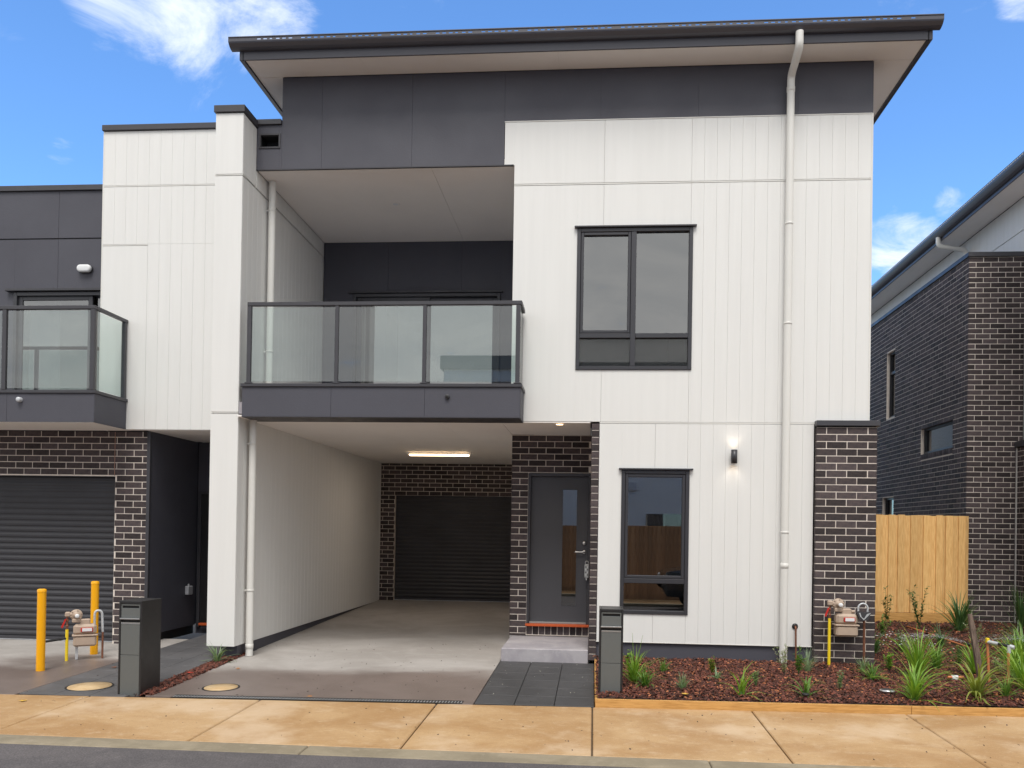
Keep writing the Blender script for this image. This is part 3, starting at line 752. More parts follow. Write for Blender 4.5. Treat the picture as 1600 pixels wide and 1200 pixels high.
MB().cbox(-.918-.025, -.918+.02, -.06, -.02, 3.36, 4.30, .003).build('post', trim, br)
for a_, b_ in ((-4.172, -3.138), (-3.088, -2.065), (-2.015, -.946)):
    MB().box(a_, b_, -.454, -.446, 3.385, 4.285).build('glass_panel', railglass, br)
MB().box(-.905, -.897, -.425, -.065, 3.385, 4.285).build('glass_panel', railglass, br)
# party wall column with grooved side
pw = MB().box(-4.66, -4.365, -.385, 9, .16, 6.70).build('party_wall', whiteb, H)
for z0_, z1_ in ((.148, 2.995), (3.02, 5.92), (5.945, 6.692)):
    sheet(pw, 'y', -.4, [-4.697, -4.347], z0_, z1_, white, 'cladding_panel', gap=.0, t=.014, ch=.002)
    sheet(pw, 'x-', -4.697, [-.385, .33], z0_, z1_, white, 'cladding_panel', gap=.0, t=.03, ch=.002)
sheet(pw, 'x+', -4.345, steps(-.386, 6.39), .148, 2.995, white, 'cladding_board', gap=.002)
sheet(pw, 'x+', -4.345, steps(-.386, 2.65), 3.02, 5.92, white, 'cladding_board', gap=.002)
sheet(pw, 'x+', -4.345, steps(-.386, -.003), 5.945, 6.692, white, 'cladding_board', gap=.002)
sheet(pw, 'x+', -4.345, steps(.02, 2.65), 5.945, 6.165, white, 'cladding_board', gap=.002)
mb = MB()
for zj in (3.0075, 5.9325): mb.box(-4.699, -4.343, -.402, -.30, zj-.005, zj+.005)
mb.build('joint_strip', pvc, pw)
MB().cbox(-4.715, -4.325, -.425, 9, 6.70, 6.785, .004).build('capping', trim, pw)
MB().box(-4.60, -4.375, -.25, 6.4, -.1, .158).build('plinth', dark, pw)
# carport: ceiling, rear brick wall, roller door
cc = MB().box(-4.34, -1.14, -.0, 6.6, 2.99, 3.0-.001).build('carport_ceiling', soffitm, H)
sheet(cc, 'z-', 2.958, [-4.343, -1.92, -1.145], -.44, 6.395, soffitm, 'ceiling_panel', gap=.0012, t=.02)
sheet(cc, 'z-', 2.960, [-1.142, -.05], .004, 1.265, soffitm, 'ceiling_panel', gap=.0, t=.014)
mb = MB(); mb.box(-1.142, -.89, -.42, -.006, 2.959, 2.967); mb.build('ceiling_edge', soffitm, cc)
gd = (-4.04, -1.25, .1, 2.31)
bw = brickwork(H, 'y', 6.4, -4.34, -1.145, .12, 2.957, 2.909-.086*40, [gd], phase=.03, stuff=True)
roller(H, -4.035, -1.255, 6.5, .165, 2.32)
MB().box(-4.045, -1.25, 6.41, 6.55, 2.311, 2.33).build('lintel', trim, H)
MB().box(-4.35, -4.335, 6.36, 6.4, .17, 2.955).build('corner_strip', pvc, H)
MB().box(-1.145, -1.02, 1.38, 6.39, .0, 2.955).build('carport_side_wall', white, H)
MB().box(-4.3, -1, 6.7, 6.75, 0, 3).build('garage_back', rubber, H)
# entry recess
dh = (-.905, -.034, .30, 2.43)
ew = brickwork(H, 'y', 1.27, -1.14, -.034, .165, 2.957, 2.952-.086*40, [dh, (-.905, -.034, .1, .30)], phase=-1.14-.005)
# soldier bricks under the sill
sm_ = MB().cbox(-.038, .038, 0, .045, -.058, .058, .0035).mesh('brick', brickm)
MB().box(-.905, -.034, 1.285, 1.37, .165, .302).build('sill_mortar', mortar, H)
for i in range(10):
    inst('brick', sm_, (-.862+.0862*i, 1.277, .242), ew)
MB().box(-.92, -.034, 1.277, 1.36, .17, .174).build('mortar_line', mortar, ew)
MB().cbox(-.915, -.036, 1.215, 1.36, .302, .336, .004).build('door_sill', orange, H)
mb = MB(); mb.cbox(-.904, -.868, 1.25, 1.37, .337, 2.425, .003); mb.cbox(-.072, -.036, 1.25, 1.37, .337, 2.425, .003); mb.cbox(-.868, -.072, 1.251, 1.37, 2.385, 2.425, .003)
fd = mb.build('front_door', trim, H)
dlh = [(-.425, -.222, .585, 2.205)]
mb = MB()
for (p, q, r, s) in clip(-.866, -.074, .36, 2.383, dlh): mb.box(p, q, 1.315, 1.355, r, s)
lf = mb.build('door_leaf', doorm, fd)
MB().box(-.43, -.217, 1.330, 1.336, .58, 2.21).build('pane', doorglass, lf)
mb = MB(); frame_rect(mb, -.431, -.216, .579, 2.211, .010, 1.311, 1.318, .001); mb.build('glazing_bead', doorm, lf)
MB().cbox(-.862, -.076, 1.26, 1.32, .338, .362, .003).build('threshold', silver, fd)
mb = MB().lathe([(0, -.03), (.020, -.03), (.024, -.024), (.027, 0)], (-.115, 1.312, 1.462), 'y', 20); mb.build('deadlock', silver, lf)
mb = MB(); mb.lathe([(0, -.02), (.022, -.02), (.026, -.014), (.027, 0)], (-.113, 1.312, 1.338), 'y', 20); mb.tube(smoothpath([(-.113, 1.30, 1.338), (-.113, 1.262, 1.338), (-.24, 1.262, 1.338)], 5, .02), .009, 10); mb.build('handle', silver, lf)
room(H, -.88, -.06, 1.38, 4.5, .34, 2.7)
# nib wall beside the door: header ends
nb = MB().box(-.026, .056, .007, 1.27, .05, 2.95).build('brick_nib', mortar, H)
hm = MB().cbox(-.048, .048, 0, .23, -.038, .038, .004).mesh('brick', brickm)
zz_ = 2.952+.043-.086; k = 0
hz = 2.915
while hz > .03:
    for j, yy_ in enumerate((0, .24, .48, .72, .96)):
        inst('brick', hm, (.016, yy_, hz), nb)
    hz -= .086
# pillar at the right
ph = brickwork(H, 'y', -.07, 2.655, 3.36, -.06, 2.915, 2.917-.086*40, phase=2.655-.005-.12, wallname='brick_pillar', depth=.3)
for kx in range(35):
    zc = 2.917-.043-.086*kx
    if zc < .0: break
    inst('brick', brick_mesh(.06, .076, 'x-'), (2.652, -.035, zc), ph); 
MB().cbox(2.645, 3.385, -.10, .2, 2.93, 2.995, .004).build('pillar_capping', trim, H)
MB().box(2.66, 3.35, -.05, .2, 2.916, 2.93).build('pillar_cap_gap', rubber, H)
MB().box(3.16, 3.355, .22, 4.0, 0, 2.9).build('side_brick_base', mortar, H)
# step
stp = MB(); stp.cbox(-1.112, -.035, .004, 1.262, -.05, .163, .008); stp.build('entry_step', stepm, H)
# windows
window(H, 0, *UW[:2], UW[2], UW[3], mull=(.451,), trans=4.035, low=dustglass, sash=((0, 1),))
window(H, 0, *LW[:2], LW[2], LW[3], trans=1.03, sash=((0, 1),))
room(H, -.24, 1.16, .2, 3.2, 3.3, 5.9); room(H, .1, 2.4, .21, 3.0, .3, 2.8)
# downpipes
downpipe(H, smoothpath([(2.288, -.50, 7.42), (2.288, -.50, 7.24), (2.295, -.075, 7.14), (2.295, -.075, 6.9), (2.295, -.075, .03)], 5, .07), joints=((2.295, -.075, 6.98), (2.295, -.075, 1.25)),
         brackets=((2.295, -.075, 5.36, 0, .07), (2.295, -.075, 4.16, 0, .07), (2.295, -.075, 1.65, 0, .07)))
downpipe(H, [(-4.27, .35, 6.16), (-4.27, .35, 3.15)], brackets=((-4.27, .35, 5.78, -.07, 0), (-4.27, .35, 3.92, -.07, 0)))
downpipe(H, [(-4.27, -.13, 2.955), (-4.27, -.13, .0)], joints=((-4.27, -.13, .12),), brackets=((-4.27, -.13, 2.66, -.07, 0), (-4.27, -.13, .82, -.07, 0)))

# ================================================================== LEFT HOUSE
L = thing('townhouse', 'attached townhouse on the left with roller door, brick wall and small balcony', 'house', (-6.5, .5, 0))
lb = backing(L, 'white_wall', 'y', .35, -6.6, -4.70, 2.895, 6.87, whiteb, (), .2)
cuts = steps(-6.6, -4.70, .1525)
sheet(lb, 'y', .35, cuts, 6.15, 6.875, white, 'cladding_board'); sheet(lb, 'y', .35, cuts, 5.36, 6.13, white, 'cladding_board')
sheet(lb, 'y', .35, [-6.6, cuts[4]], 2.888, 5.34, white, 'cladding_panel', gap=.001); sheet(lb, 'y', .35, cuts[4:], 2.888, 5.36, white, 'cladding_board')
mb = MB(); mb.box(-6.6, -4.70, .348, .366, 6.134, 6.146); mb.box(-6.6, cuts[4], .348, .366, 5.344, 5.356); mb.build('joint_strip', pvc, lb)
MB().cbox(-6.61, -6.595, .346, .56, 2.888, 6.878, .002).build('corner_strip', pvc, lb)
MB().cbox(-6.62, -4.72, .32, .60, 6.88, 6.955, .004).build('capping', trim, lb)
MB().box(-6.6, -4.70, .56, 8, 2.9, 6.87).build('body', whiteb, L)
sheet(lb, 'z-', 2.888, [-6.6, -5.97], .37, .48, soffitm, 'soffit_panel', gap=0, t=.01)
sheet(lb, 'z-', 2.880, [-5.965, -4.70], .37, 1.80, soffitm, 'soffit_panel', gap=0, t=.01)
lg = (-9.6, -6.443, .0, 2.27)
brickwork(L, 'y', .49, -9.8, -5.985, -.01, 2.875, 2.799-.086*40, [lg], phase=.055)
MB().box(-6.455, -6.448, .484, .489, 2.28, 2.87).build('expansion_joint', mat('sealant', (.35, .2, .15), .7), L)
roller(L, -9.6, -6.45, .60, .02, 2.27)
MB().box(-9.7, -6.45, .50, .62, 2.262, 2.285).build('lintel', trim, L)
MB().box(-9.8, -6.4, .9, .95, 0, 2.8).build('garage_back', rubber, L)
MB().box(-10.2, -6.0, .56, 3, 2.80, 3.15).build('floor_slab', darkb, L)
# entry recess wall
MB().cbox(-6.0, -5.955, .482, .53, .02, 2.877, .003).build('corner_trim', trim, L)
rw = MB().box(-6.05, -5.975, .60, 1.9, .14, 2.877).build('recess_wall', darkb, L)
sheet(rw, 'x+', -5.962, [.53, 1.84], .13, 2.877, dark, 'cladding_panel', gap=.001)
MB().box(-6.02, -5.99, .53, 1.84, .0, .13).build('plinth', rubber, rw)
MB().box(-5.96, -4.70, 1.86, 1.95, .0, 2.877).build('recess_back_wall', dark, L)
ld = MB(); ld.cbox(-5.93, -5.88, 1.80, 1.86, .1, 2.14, .003); ld.cbox(-5.88, -4.9, 1.80, 1.86, 2.10, 2.14, .003); ldo = ld.build('front_door', trim, L)
MB().box(-5.88, -5.0, 1.83, 1.858, .14, 2.1).build('door_leaf', rubber, ldo)
MB().cbox(-5.86, -4.9, 1.74, 1.80, .13, .165, .003).build('door_sill', orange, L)
# charcoal upper wall
lo = (-8.13, -6.60, 3.2, 4.84)
dl_ = backing(L, 'charcoal_wall', 'y', .75, -10.2, -6.6, 3.2, 6.26, darkb, [lo], .15)
for a_, b_ in ((3.2, 5.585), (5.60, 6.26)): sheet(dl_, 'y', .75, [-10.2, -8.7, -7.493, -6.6], a_, b_, dark, 'cladding_panel', [lo], gap=.0014)
MB().cbox(-10.2, -6.6, .72, 1.0, 6.26, 6.335, .004).build('capping', trim, dl_)
mb = MB(); frame_rect(mb, -8.12, -6.5, 3.21, 4.84, .05, .72, .84); sdl = mb.build('sliding_door', alum, L)
MB().cbox(-8.22, -6.605, .68, .74, 4.85, 4.885, .003).build('head_flashing', trim, sdl)
mb = MB(); frame_rect(mb, -8.07, -6.98, 3.25, 4.80, .065, .755, .79); lf2 = mb.build('door_leaf', alum, sdl); MB().box(-8.0, -7.05, .77, .776, 3.32, 4.74).build('pane', winglass, lf2)
MB().box(-6.93, -6.6, .80, .806, 3.25, 4.8).build('pane', winglass, sdl)
room(sdl, -8.12, -6.5, .85, 3.5, 3.2, 5.2); MB().box(-8.0, -7.55, .90, .91, 3.2, 4.75).build('blind', curt, sdl)
lfb = MB().box(-10, -6.235, -.345, .484, 2.90, 3.245).build('balcony_edge', darkb, L)
sheet(lfb, 'y', -.36, [-10, -8.6, -7.372, -6.224], 2.889, 3.25, dark, 'cladding_panel', gap=.0012, t=.015)
sheet(lfb, 'x+', -6.22, [-.358, .345], 2.889, 3.25, dark, 'cladding_panel', gap=0, t=.012)
sheet(lfb, 'z-', 2.885, [-10, -6.23], -.355, .482, soffitm, 'soffit_panel', gap=0, t=.004)
MB().cbox(-10, -6.20, -.38, .346, 3.25, 3.29, .004).build('capping', trim, lfb)
MB().lathe([(.0, -.05), (.022, -.05), (.03, -.045), (.032, 0), (.032, .01)], (-7.19, -.362, 3.165), 'y', 20).build('overflow_spout', galv, lfb)
lr = MB().cbox(-10, -6.215, -.385, -.335, 4.30, 4.345, .004).build('balustrade', trim, L)
MB().cbox(-6.262, -6.213, -.334, .346, 4.302, 4.345, .004).build('return_rail', trim, lr)
for x_, y_ in ((-7.41, -.36), (-6.25, -.36), (-8.6, -.36), (-6.24, .30)):
    MB().cbox(x_-.026, x_+.026, y_-.022, y_+.022, 3.29, 4.30, .003).build('post', trim, lr)
for a_, b_ in ((-8.55, -7.45), (-7.37, -6.29), (-9.8, -8.65)): MB().box(a_, b_, -.364, -.356, 3.31, 4.285).build('glass_panel', railglass, lr)
MB().box(-6.244, -6.236, -.325, .27, 3.31, 4.285).build('glass_panel', railglass, lr)

# ================================================================== RIGHT HOUSE
Q = thing('townhouse', 'dark brick neighbouring townhouse at the right with white upper wall behind the pine fence', 'house', (7, 8, 0))
zr = 6.34-.086*80
wins = [(7.55, 8.04, 4.14, 5.54), (4.75, 6.15, 3.12, 3.69), (7.55, 8.2, 1.6, 2.45)]
brickwork(Q, 'x-', 6.24, 4.192, 13.5, .0, 6.34, zr, wins, phase=4.187, stuff=True)
brickwork(Q, 'y', 4.19, 6.24, 7.03, .0, 3.236, zr, phase=6.24-.005, wallname='brick_wall')
brickwork(Q, 'y', 4.19, 6.24, 7.14, 3.236, 6.34, zr, phase=6.24-.005, wallname='brick_wall')
brickwork(Q, 'x-', 7.036, 1.0, 4.183, .0, 3.13, zr, phase=4.19, stuff=True)
MB().cbox(7.0, 7.2, 1.0, 4.18, 3.14, 3.235, .004).build('wall_capping', trim, Q)
MB().box(7.03, 7.045, 4.15, 4.186, .2, 3.13).build('expansion_joint', pvc, Q)
MB().cbox(6.215, 7.14, 4.16, 13.5, 6.345, 6.42, .004).build('brick_capping', trim, Q)
qw = MB().box(7.155, 7.35, 1.0, 13.4, 3.24, 7.38).build('white_wall', whiteb, Q)
for a_, b_ in ((6.425, 6.80), (6.82, 7.36)): sheet(qw, 'x-', 7.14, steps(1.0, 13.4, .3), a_, b_, white, 'cladding_board', gap=.002)
sheet(qw, 'x-', 7.145, steps(1.0, 4.18, .15), 3.24, 6.42, white, 'cladding_board', gap=.002)
qr = MB().box(6.62, 8, 1.0, 13.5, 7.41, 7.5).build('roof', gutterm, Q)
sheet(qr, 'z-', 7.375, [6.64, 7.136], 1.0, 13.4, soffitm, 'soffit_panel', gap=0, t=.02)
prq = [(6.64, 7.40), (6.59, 7.405), (6.55, 7.43), (6.53, 7.46), (6.51, 7.50), (6.51, 7.57), (6.52, 7.57), (6.52, 7.51), (6.56, 7.45), (6.64, 7.42)]
qg = MB().prism(prq, 'y', 1.0, 13.5).build('gutter', gutterm, Q); MB().box(6.62, 6.645, 1.0, 13.5, 7.35, 7.52).build('fascia', gutterm, Q)
mb = MB()
for i in range(150): mb.box(6.504, 6.511, 2.6+i*.07, 2.6+i*.07+.035, 7.535, 7.548)
mb.build('bright_slot_ticks', pvc, qg, kind='stuff')  # solid white ticks paint the sky brightness showing through the slots
downpipe(Q, smoothpath([(6.58, 6.3, 7.42), (6.58, 6.3, 7.25), (7.08, 6.25, 7.15), (7.08, 6.25, 6.9), (7.08, 6.25, 6.42)], 5, .08), brackets=((7.08, 6.25, 6.95, .06, 0),))
def sidewin(y0, y1, z0, z1, trans=None):
    x = 6.34; mb = MB()
    mb.cbox(x-.04, x+.05, y0, y0+.045, z0, z1, .003); mb.cbox(x-.04, x+.05, y1-.045, y1, z0, z1, .003)
    mb.cbox(x-.039, x+.05, y0+.045, y1-.045, z0, z0+.045, .003); mb.cbox(x-.039, x+.05, y0+.045, y1-.045, z1-.045, z1, .003)
    if trans: mb.cbox(x-.039, x+.05, y0+.045, y1-.045, trans-.03, trans+.03, .003)
    wn = mb.build('window', alum, Q); MB().box(x, x+.006, y0+.04, y1-.04, z0+.04, z1-.04).build('pane', winglass, wn)
    v = [(x+.06, y0, z0), (x+.06, y1, z0), (x+.06, y1, z1), (x+.06, y0, z1)]
    MB().box(x+.10, x+.12, y0, y1, z0, z1).build('blind', curt, wn)
sidewin(7.55, 8.04, 4.14, 5.54, 5.1); sidewin(4.75, 6.15, 3.20, 3.69); sidewin(7.55, 8.2, 1.6, 2.45)
sq = MB().cbox(-.045, .05, -.036, .036, -.05, .05, .003).mesh('brick', brickm)
MB().box(6.262, 6.36, 4.75, 6.15, 3.10, 3.19).build('sill_mortar', mortar, Q)
sw_ = [o for o in Q.children if o.name.startswith('sill_mortar')][0]
for i in range(16): inst('brick', sq, (6.28, 4.79+.0875*i, 3.145), sw_)
MB().box(7.3, 14, 1.0, 13.4, 0, 7.38).build('body', whiteb, Q)

# ================================================================== FENCE
Fc = thing('paling_fence', 'new pine paling fence between the brick pillar and the dark brick house', 'fence', (4.9, 4.05, .1))
xs = 3.42; k = 0
pal = []
while xs < 6.2:
    wd = rnd.choice((.15, .15, .1)); pal.append(xs)
    mb = MB(); mb.cbox(xs, min(xs+wd, 6.225), 4.05, 4.066, .36, 1.98+rnd.uniform(-.006, .006), .002); mb.build('paling', pine, Fc)
    xs += wd+.055
for i, x_ in enumerate(pal[1:]):
    c_ = x_-.028; mb = MB(); mb.cbox(c_-.055, c_+.055, 4.030, 4.0475, .36, 1.985+rnd.uniform(-.006, .006), .002); mb.build('paling', pine, Fc)
MB().cbox(3.4, 6.23, 4.028, 4.05, .12, .355, .003).build('plinth_board', edgem, Fc)
mb = MB(); mb.cbox(3.4, 6.23, 4.067, 4.11, .5, .58, .003); mb.cbox(3.4, 6.23, 4.067, 4.11, 1.7, 1.78, .003); mb.build('rail', pine, Fc)

# ================================================================== LAMPS
def lamp(parent, name, kind, loc, energy, color, rot=(0, 0, 0), **kw):
    l = bpy.data.lights.new(name, kind); l.energy = energy; l.color = color
    for k_, v_ in kw.items(): setattr(l, k_, v_)
    o = bpy.data.objects.new(name, l); COL.objects.link(o); o.parent = parent
    b = ORG[parent.name]; o.location = (loc[0]-b[0], loc[1]-b[1], loc[2]-b[2]); o.rotation_euler = rot; return o
warm = mat('warm_lamp', (1, .8, .6), .5, emit=(1, .72, .42), es=5.)
wl = thing('wall_light', 'small dark up and down wall light glowing on the white wall', 'wall light', (1.687, -.06, 2.555))
MB().lathe([(.034, -.082), (.038, -.082), (.038, .082), (.034, .082)], (1.687, -.065, 2.555), 'z', 24).build('shade', alum, wl)
MB().cbox(1.665, 1.709, -.035, -.001, 2.51, 2.60, .003).build('bracket', alum, wl)
for s_ in (-1, 1):
    MB().lathe([(0, 0), (.032, 0)], (1.687, -.065, 2.555+s_*.065), 'z', 20).build('bulb', warm, wl)
    lamp(wl, 'wall_lamp', 'SPOT', (1.687, -.065, 2.555+s_*.086), 0.55, (1, .90, .78), (0 if s_ < 0 else math.pi, 0, 0), spot_size=R_(110), spot_blend=.8, shadow_soft_size=.03)
bl = thing('batten_light', 'long lit warm batten light on the carport ceiling', 'ceiling light', (-2.67, 3.92, 2.95))
MB().cbox(-3.24, -2.10, 3.885, 3.955, 2.915, 2.957, .006).build('housing', labelw, bl)
MB().cbox(-3.19, -2.15, 3.875, 3.965, 2.895, 2.914, .006).build('diffuser', warm, bl)
lamp(bl, 'batten_lamp', 'AREA', (-2.67, 3.92, 2.885), 4.5, (1, .86, .72), (0, 0, 0), shape='RECTANGLE', size=1.05, size_y=.06)
d1 = thing('downlight', 'small lit round downlight in the soffit above the front door', 'downlight', (-.433, .12, 2.955))
MB().lathe([(.045, -.004), (.06, -.006), (.064, 0)], (-.433, .12, 2.958), 'z', 28).build('trim_ring', labelw, d1)
MB().lathe([(0, -.003), (.046, -.003)], (-.433, .12, 2.958), 'z', 28).build('lens', warm, d1)
lamp(d1, 'down_lamp', 'SPOT', (-.433, .12, 2.945), 14, (1, .76, .5), (0, 0, 0), spot_size=R_(120), spot_blend=.7, shadow_soft_size=.04)
d2 = thing('downlight', 'small unlit round downlight in the balcony ceiling', 'downlight', (-2.82, 1.15, 6.165))
MB().lathe([(.04, -.004), (.055, -.006), (.06, 0)], (-2.82, 1.15, 6.164), 'z', 28).build('trim_ring', soffitm, d2)
MB().lathe([(0, -.002), (.042, -.002)], (-2.82, 1.15, 6.164), 'z', 28).build('lens', labelw, d2)
bk = thing('bulkhead_light', 'white oval bulkhead light on the charcoal wall above the left balcony', 'wall light', (-7.08, .7, 5.16))
def oval(mb, cx, cy, cz, hw, hh, prof, n=14):
    v = []; c = hw-hh
    for r, y in prof:
        for k in range(2*n):
            a = math.pi*(k/(n-1))-math.pi/2 if k < n else math.pi*((k-n)/(n-1))+math.pi/2
            sx = c if k < n else -c
            v.append((cx+sx+math.cos(a)*hh*r, cy+y, cz+math.sin(a)*hh*r))
    m_ = 2*n; f = [(i*m_+k, (i+1)*m_+k, (i+1)*m_+(k+1) % m_, i*m_+(k+1) % m_) for i in range(len(prof)-1) for k in range(m_)]
    f.append(tuple(range(len(v)-m_, len(v)))[::-1]); mb.add(v, f, True)
mb = MB(); oval(mb, -7.08, .748, 5.16, .105, .055, [(1, 0), (1, -.03)]); mb.build('base', alum, bk)
mb = MB(); oval(mb, -7.08, .718, 5.16, .1, .052, [(1, 0), (1, -.022), (.93, -.034), (.5, -.038)]); mb.build('diffuser', labelw, bk)

# ================================================================== STREET OBJECTS
def bollard(name, x, y, h, label):
    b = thing(name, label, 'bollard', (x, y, G(y)), 'yellow bollards guarding the gas meter')
    MB().lathe([(.045, 0), (.045, h-.03)], (x, y, G(y)), 'z', 28).build('post', yel, b)
    MB().lathe([(.0475, h-.035), (.0475, h-.008), (.042, h-.001), (.03, h+.003), (0, h+.004)], (x, y, G(y)), 'z', 28).build('cap', yel, b)
bollard('bollard', -6.15, -1.37, .915, 'yellow steel bollard nearer the street, leftmost of the pair')
bollard('bollard', -6.20, -.30, .91, 'yellow steel bollard nearer the roller door, right of the gas meter')
def letterbox(x0, y0, d, label, h):
    z = G(y0); b = thing('letterbox', label, 'letterbox', (x0+.12, y0, z), 'pillar letterboxes at the footpath')
    w_ = .235; t = .018
    mb = MB(); mb.cbox(x0, x0+t, y0, y0+d, z-.03, z+h, .003); mb.cbox(x0+w_-t, x0+w_, y0, y0+d, z-.03, z+h, .003)
    mb.cbox(x0+t, x0+w_-t, y0, y0+d, z+h-.03, z+h-.001, .003); mb.box(x0+t, x0+w_-t, y0+d-.02, y0+d, z-.03, z+h-.03); mb.build('casing', boxblk, b)
    a, c = x0+t+.002, x0+w_-t-.002; zt = z+h-.033
    fl = MB(); fl.cbox(a, c, y0+.006, y0+.02, zt-.04+.025, zt, .002); fl.cbox(a, c, y0+.006, y0+.02, zt-.135, zt-.04, .002)
    fl.cbox(a, a+.012, y0+.006, y0+.02, zt-.04, zt-.015, .001); fl.cbox(c-.012, c, y0+.006, y0+.02, zt-.04, zt-.015, .001)
    f1 = fl.build('mail_flap', boxgry, b); MB().box(a, c, y0+.021, y0+.03, zt-.05, zt-.01).build('slot', rubber, f1)
    MB().cbox(a-.006, c+.002, y0-.012, y0+.02, zt-.150, zt-.137, .002).build('lip', silver, b)
    MB().box(a, c, y0+.02, y0+.04, zt-.19, zt-.15).build('recess', rubber, b)
    MB().cbox(a, c, y0+.002, y0+.018, zt-.197, zt-.180, .003).build('lip', silver, b)
    MB().cbox(a, c, y0+.004, y0+.02, zt-.50, zt-.198, .002).build('door_panel', boxgry, b)
    MB().cbox(a, c, y0+.004, y0+.02, z-.02, zt-.504, .002).build('lower_panel', boxgry, b)
letterbox(-4.655, -2.355, .37, 'tall dark pillar letterbox showing its black side, beside the narrow mulch strip', .925)
letterbox(.078, -2.02, .33, 'tall dark grey pillar letterbox standing in the corner of the mulched bed', .915)
def pit(x, y, r, label):
    b = thing('pit_cover', label, 'pit cover', (x, y, G(y)), 'round concrete pit covers in the paving')
    mb = MB(); mb.lathe([(r+.022, 0.0), (r+.020, .004), (r+.006, .004), (r+.005, 0)], (x, y, G(y)+.001), 'z', 40); mb.v = [(p[0], p[1], p[2]+.025*(p[1]-y)) for p in mb.v]; mb.build('rim', rubber, b)
    mb = MB(); mb.lathe([(r, 0), (r, .006), (0, .007)], (x, y, G(y)+.001), 'z', 40); mb.v = [(p[0], p[1], p[2]+.025*(p[1]-y)) for p in mb.v]; mb.build('lid', pitm, b)
pit(-5.13, -2.06, .205, 'round tan concrete pit cover in the dark pavers left of the letterbox')
pit(-3.80, -1.92, .165, 'round tan concrete pit cover in the driveway above the drain')
def meter(x, y, z, rz, label, legs, pipes):
    b = thing('gas_meter', label, 'gas meter', (x, y, z), 'beige domestic gas meters', rz, local=True)
    MB().cbox(-.125, .125, -.07, .07, .0, .125, .02).build('lower_case', beige, b)
    MB().cbox(-.137, .137, -.08, .08, .122, .142, .006).build('flange', beige, b)
    mb = MB(); mb.cbox(-.125, .125, -.068, .068, .14, .265, .028); mb.cbox(-.055, .055, -.04, .04, .255, .325, .01); mb.build('upper_case', beige, b)
    ix = MB().cbox(-.045, .085, -.083, -.066, .175, .225, .003).build('index_window', redm, b)
    MB().cbox(-.03, .075, -.087, -.082, .182, .22, .001).build('index_face', labelw, ix)
    mb = MB().lathe([(0, -.05), (.018, -.05), (.022, -.045), (.022, -.02), (.05, -.012), (.068, -.005), (.068, .01), (.05, .025), (0, .03)], (-.095, -.02, .375), 'y', 20)
    for k in range(6): a_ = k*math.pi/3+.3; mb.lathe([(0, -.02), (.007, -.02), (.007, 0)], (-.095+.058*math.cos(a_), -.02, .375+.058*math.sin(a_)), 'y', 8)
    mb.cbox(-.14, -.05, -.045, .01, .285, .33, .01); rg_ = mb.build('regulator', beige, b)
    MB().lathe([(0, -.085), (.02, -.085), (.024, -.08), (.024, -.04), (0, -.04)], (-.085, -.02, .37), 'y', 16).build('vent_cap', labelw, rg_)
    mb = MB(); mb.tube([(-.17, -.01, .385), (-.10, -.01, .38)], .026, 12); mb.cbox(-.215, -.155, -.04, .02, .355, .415, .012); mb.build('inlet_elbow', beige, b)
    mb = MB(); mb.tube([(-.19, -.01, .36), (-.19, -.01, .2)], .011, 10); mb.lathe([(.016, 0), (.019, .004), (.019, .02), (.016, .024)], (-.19, -.01, .30), 'z', 8); mb.lathe([(.016, 0), (.019, .004), (.019, .02), (.016, .024)], (-.19, -.01, .235), 'z', 8); mb.build('brass_fitting', copper, b)
    mb = MB(); mb.add([(-.195, -.035, .335), (-.215, -.035, .33), (-.255, -.04, .235), (-.235, -.04, .225), (-.195, -.025, .335), (-.215, -.025, .33), (-.255, -.03, .235), (-.235, -.03, .225)], [(0, 1, 2, 3), (7, 6, 5, 4), (0, 4, 5, 1), (1, 5, 6, 2), (2, 6, 7, 3), (3, 7, 4, 0)]); mb.build('valve_handle', redm, b)
    MB().tube([(-.19, -.01, .205), (-.19, -.01, -z+legs[0])], .017, 14).build('gas_pipe', yelp, b)
    pipes(b)
    return b
def pipes_left(b):
    MB().tube(smoothpath([(.10, .0, .255), (.10, 0, .42), (.18, 0, .42), (.19, 0, .16)], 8, .06), .014, 12).build('vent_pipe', galv, b)
    MB().tube([(.19, .0, .16), (.19, 0, -.16)], .012, 10).build('outlet_pipe', copper, b)
    MB().cbox(-.10, -.07, -.02, .0, -.16, .0, .003).build('bracket', galv, b)
    MB().tube([(-.19, -.01, .10), (-.42, -.10, .08)], .014, 10).build('hose', rubber, b)
    MB().tube([(-.43, -.105, .09), (-.43, -.105, -.145)], .014, 10).build('standpipe', galv, b)
def pipes_right(b):
    mb = MB().tube([(-.16, .0, .37), (-.20, 0, .30)], .01, 8); mb.build('strap', trim, b)
    MB().tube(smoothpath([(.12, .0, .29), (.17, -.0, .27), (.21, 0, .24), (.215, 0, -.36)], 6, .03), .014, 12).build('outlet_pipe', copper, b)
    pts = [(.18+.055*math.cos(a_), -.045, .33+.06*math.sin(a_)) for a_ in [math.pi*(-.1+1.2*k/14) for k in range(15)]]
    lk = MB().tube([(.235, -.045, .27)]+pts+[(.125, -.045, .28)], .011, 12).build('padlock_shackle', galv, b)
    MB().prism([(.10, .29), (.13, .215), (.17, .19), (.23, .20), (.26, .27), (.25, .30), (.2, .285), (.13, .305)], 'y', -.075, -.02).build('padlock_body', trim, lk)
    MB().prism([(.14, .285), (.155, .235), (.185, .215), (.215, .27), (.26, .285), (.225, .245), (.18, .20), (.14, .24), (.125, .28)], 'y', -.082, -.076).build('padlock_face', galv, lk)
    MB().tube([(.10, 0, .29), (.06, 0, .29)], .018, 12).build('outlet_elbow', beige, b)
